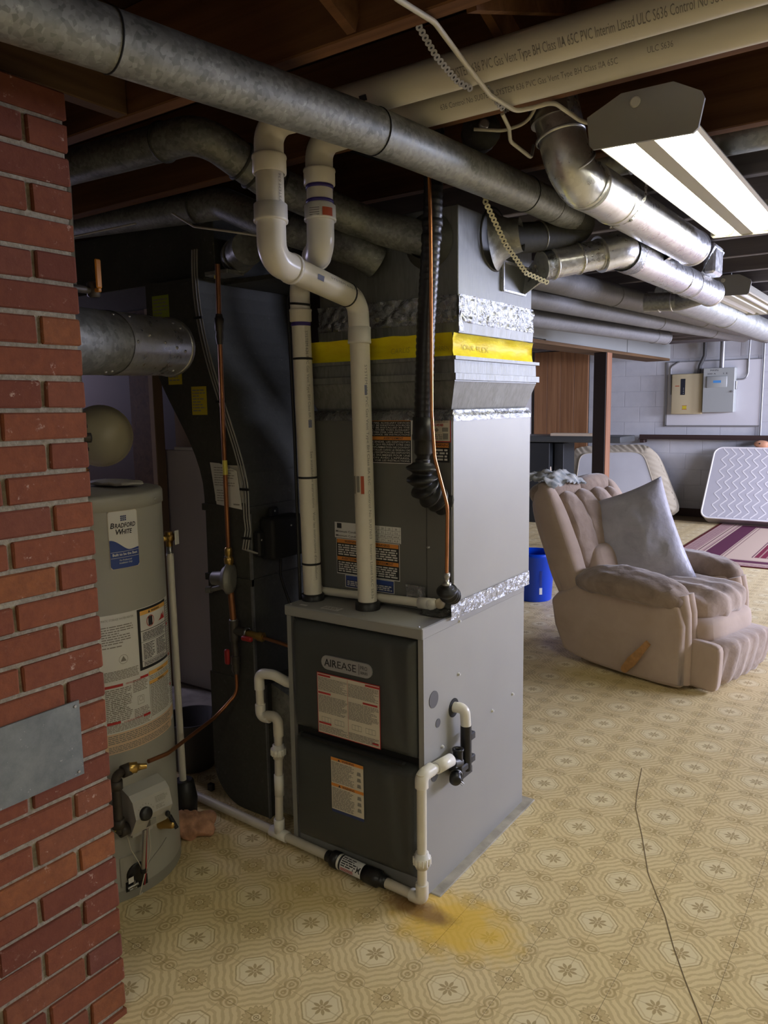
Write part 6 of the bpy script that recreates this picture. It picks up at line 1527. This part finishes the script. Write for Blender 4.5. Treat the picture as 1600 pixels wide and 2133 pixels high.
def face1(a, b):
    u, v = a*2-1, b*2-1; L = (abs(u)**6+abs(v)**6)**(1/6.) if (u or v) else 1; m_ = max(abs(u), abs(v)); k_ = (m_/L) if L > 0 else 1
    u, v = u*k_, v*k_; ed = max(abs(u), abs(v)); bulge = .05*max(0, (ed-.75)/.25)**2
    wr = .010*sin((a+b)*70+6*mnoise.noise(Vector((a*4, b*4, 0))))*max(0, min(1, (ed-.70)/.12))
    return lean1((u+1)/2, (v+1)/2, bulge-wr-.02*(1-ed))
mb = MB().grid(face1, 60, 48); mb.build('sheet_edge', 'sheet_cream', m1_)
def panel1(a, b):
    u, v = (a*2-1)*.74, (b*2-1)*.74; L = (abs(u)**7+abs(v)**7)**(1/7.) if (u or v) else 1; m_ = max(abs(u), abs(v)); k_ = m_/L if L > 0 else 1
    return lean1((u*k_+1)/2, (v*k_+1)/2, -.030+.004*mnoise.noise(Vector((u*3, v*3, 1))))
mb = MB().grid(panel1, 24, 24); mb.build('underside_panel', 'sheet_white', m1_)
rim = [panel1(t, 0) for t in [k_/24 for k_ in range(25)]]+[panel1(1, t) for t in [k_/24 for k_ in range(1, 25)]]+[panel1(1-t, 1) for t in [k_/24 for k_ in range(1, 25)]]+[panel1(0, 1-t) for t in [k_/24 for k_ in range(1, 25)]]
MB().tube(rim, .006, 6, False).build('elastic_seam', 'sheet_cream', m1_)
mb = MB(); loop = [face1(t, 0) for t in [k_/24 for k_ in range(25)]]+[face1(1, t) for t in [k_/24 for k_ in range(1, 25)]]+[face1(1-t, 1) for t in [k_/24 for k_ in range(1, 25)]]+[face1(0, 1-t) for t in [k_/24 for k_ in range(1, 24)]]
bk = [p+Vector((0, .17, -.05)) for p in loop]; n = len(loop); mb.add(loop+bk, [(i, i+n, (i+1) % n+n, (i+1) % n) for i in range(n)]+[tuple(range(n, 2*n))], True); mb.build('side', 'sheet_cream', m1_)
def rug_build():
    L_, W_ = 3.4, 2.6; k = Mat('rug_weave', .95, 0, (.4, .2, .2), .05); x, y, z = k.xyz(k.coord('Object'))
    dx = L_/2-x.abs(); dy = (W_/2-y.abs())*1.55; d = dx.min(dy); nz = k.noise(k.coord('Object'), 60, 3)-.5
    plum = (.115, .035, .065); cream = (.55, .42, .33); rose = (.42, .27, .25); red = (.10, .018, .018)
    c = k.mix(d.step(.028, .032), red, rose)
    c = k.mix((d-.10).abs().step(.06, .055)*((x*95.).sin()*(y*95.).sin()+nz*2.).step(.0, .5)*.5, c, plum)
    for a, cc in ((.165, cream), (.18, plum), (.19, cream), (.215, rose), (.235, plum), (.242, cream), (.262, plum), (.425, cream), (.435, plum), (.442, cream), (.468, plum), (.474, cream), (.69, plum), (.70, cream), (.712, (.19, .03, .055))): c = k.mix(d.step(a-.002, a+.002), c, cc)
    c = k.mix(d.step(.72, .724)*((x*105.).sin()).step(.72, .85)*.55, c, cream); k.col(c); MT['rug_weave'] = k.m
    o = solo(MB().box(-1.95, -1.95+L_, 7.36, 7.36+W_, .0005, .009, .003, 1), 'rug', 'rug_weave', 'plum and cream striped rug in front of the zigzag mattress', 'rug')
    # the rug's material is laid out about its centre
    return o
rug_build()
solo(MB().box(-3.06, -.9, 10.24, 10.27, .985, 1.045, .003, 1).box(-3.06, -.9, 10.20, 10.24, .985, .995), 'bed_rail', 'bed_rail', 'long rusty angle-iron rail above the mattresses', 'rail')
for x, lab in ((-3.02, 'left bracket under the iron rail'), (-1.62, 'right bracket under the iron rail')): solo(MB().box(x-.03, x+.03, 10.22, 10.343, .94, .984, .004, 1), 'rail_bracket', 'bed_rail', lab, 'bracket')
def pot(q): return q*(1+.12*mnoise.noise(q*14))
lmp = thing('clay_ornament', 'reddish brown rounded ornament resting on top of the zigzag mattress', 'ornament', (-1.58, 10.16, .89))
MB().sell((-1.585, 10.15, .945), (.17, .10, .095), 2.2, 10, pot).build('body', 'clay', lmp); MB().ball((-1.60, 10.10, .955), .009, 6).build('spot', 'black_matte', lmp)
MB().box(-1.56, -1.45, 10.12, 10.18, .93, .95, .004, 1).build('rod', 'bed_rail', lmp)
bc = thing('blue_bucket', 'blue plastic bucket behind the recliner', 'bucket', (-2.37, 5.38, 0))
MB().lathe((-2.37, 5.38, 0), (0, 0, 1), [(0, .125), (.004, .13), (.33, .15), (.335, .158), (.36, .158), (.365, .152), (.365, .145), (.02, .12), (.02, 0)], 36).build('body', 'bucket_blue', bc)
ba = lambda a, z, r=.1415: Vector((-2.37+r*cos(a), 5.38+r*sin(a), z))
mb = MB(); mb.rect(-.72, -.56, .06, .11, lambda u, v: ba(u-.15, v, .1365)); mb.build('label', 'label_white', bc); mb = MB()
for k_ in range(5): mb.rect(-.74+k_*.03, -.73+k_*.03, .12, .24, lambda u, v: ba(u-.15, v, .146))
mb.build('print', 'ink', bc)
bf = thing('black_cabinet', 'black cabinet with a dark shelf behind the wooden post', 'cabinet', (-3.8, 9.1, 0))
MB().box(-4.35, -3.74, 8.9, 9.35, 0, .99, .004, 1).build('body', 'furniture_black', bf)
MB().box(-4.35, -2.86, 8.86, 9.40, 1.00, 1.075, .01, 2).build('top_shelf', 'furniture_grey', bf)
MB().box(-3.72, -3.60, 9.0, 9.36, .0, .985, .004, 1).build('side_panel', 'furniture_black', bf)
solo(MB().box(-3.72, -3.18, 8.87, 8.99, 1.0755, 1.11, .003, 1), 'pale_plank', 'plank_pale', 'pale wooden plank lying on the black cabinet', 'plank')
solo(MB().box(-3.70, -3.67, 8.93, 8.96, 0, .90, .002, 1, Matrix.Rotation(-.10, 3, 'Y'), (-3.68, 8.94, 0)), 'brass_strip', 'plank_pale', 'pale upright strip leaning on the black cabinet', 'strip')

# ------------------------------------------------------------------ electrical boards on the back wall
WY = RY1-.006
bb_ = thing('mounting_board', 'white plywood mounting board on the back wall', 'board', (-2.2, WY, 1.16))
MB().box(-2.745, -1.655, WY-.018, WY, 1.163, 1.955, .002, 1).build('board', 'board_paint', bb_)
MB().box(-2.765, -2.745, WY-.022, WY, 1.155, 1.965).box(-2.765, -1.655, WY-.022, WY, 1.148, 1.163).box(-2.745, -1.655, WY-.020, WY, 1.955, 1.963).build('edge_trim', 'conduit', bb_)
iv = thing('inverter_box', 'cream wall box with a dark display strip', 'electrical box', (-2.48, WY, 1.30))
MB().box(-2.675, -2.302, WY-.10, WY-.018, 1.305, 1.807, .012, 2).build('housing', 'panel_cream', iv)
fp = yplane(WY-.1012)
MB().rect(-2.565, -2.508, 1.545, 1.745, fp).build('display', 'dark_display', iv)
mb = MB()
for k_ in range(4): mb.rect(-2.532, -2.524, 1.56+k_*.022, 1.566+k_*.022, yplane(WY-.102))
mb.build('indicator', 'label_white', iv); mb = MB(); mb.rect(-2.63, -2.58, 1.652, 1.662, fp); mb.rect(-2.54, -2.48, 1.362, 1.368, fp); mb.rect(-2.54, -2.48, 1.408, 1.413, fp); mb.build('print', 'label_rust', iv)
MB().rect(-2.535, -2.485, 1.368, 1.408, fp).build('yellow_sticker', 'label_yellow', iv)
eb = thing('breaker_panel', 'grey electrical panel with a raised door and handwriting', 'electrical panel', (-2.1, WY, 1.33))
MB().box(-2.285, -1.925, WY-.155, WY-.018, 1.325, 1.862, .004, 1).build('housing', 'panel_grey', eb)
MB().box(-2.245, -2.005, WY-.172, WY-.152, 1.625, 1.765, .012, 2).build('door', 'panel_grey', eb)
MB().rect(-2.165, -2.075, 1.682, 1.712, yplane(WY-.1728)).build('blue_label', 'label_sky', eb)
mb = MB(); put_text(mb, 'MAIN', -2.16, 1.825, .030, yplane(WY-.1556), 0, 0, 'CENTER', .09); put_text(mb, '200 A', -2.19, 1.785, .026, yplane(WY-.1556), 0, 0, 'CENTER', .10); put_text(mb, '1 E', -2.03, 1.785, .028, yplane(WY-.1556), 0, 0, 'CENTER', .05); mb.build('handwriting', 'ink', eb)
MB().box(-1.927, -1.905, WY-.12, WY-.06, 1.60, 1.70, .004, 1).build('switch_lever', 'conduit', eb); MB().lathe((-1.95, WY-.156, 1.575), (0, -1, 0), [(0, .012), (.008, .012)], 10).build('lock', 'conduit', eb)
def cond(pts, r, lab, mat='conduit'): return solo(MB().tube(fillet(pts, .06, 5), r, 10), 'conduit', mat, lab, 'conduit')
cond([(-2.36, WY-.06, 1.805), (-2.35, WY-.06, 1.90), (-2.30, WY-.06, 2.02), (-2.30, WY-.06, 2.40)], .022, 'dark flexible conduit rising from the cream box', 'pipe_dark')
cond([(-2.09, WY-.08, 1.862), (-2.09, WY-.08, 2.40)], .030, 'thick grey conduit rising from the breaker panel')
cond([(-1.925, WY-.05, 1.72), (-1.82, WY-.05, 1.72), (-1.80, WY-.03, 1.80), (-1.80, WY-.03, 1.95), (-1.785, WY-.03, 2.40)], .010, 'thin conduit bending up from the side of the breaker panel')
cond([(-1.635, WY-.02, 1.03), (-1.635, WY-.02, 2.40)], .011, 'straight thin conduit at the right of the mounting board')
cond([(-2.70, WY-.03, 1.55), (-2.71, WY-.03, 1.90), (-2.62, WY-.03, 1.955), (-2.60, WY-.03, 1.96)], .010, 'thin conduit at the left edge of the mounting board')

for o in scene.objects:
    if o.parent and o.name.split('.')[0] in ('print', 'lettering', 'title_lettering', 'warning_print', 'red_bars', 'orange_bands', 'amber_bands', 'lettering_white', 'badge_lettering', 'warning_lettering', 'zigzag_stitching', 'holes', 'links', 'indicator', 'handwriting', 'red_lettering', 'flag_emblem', 'red_pictograms', 'peach_band', 'valve_print', 'valve_stripes', 'sticker'):
        o['kind'] = 'stuff'
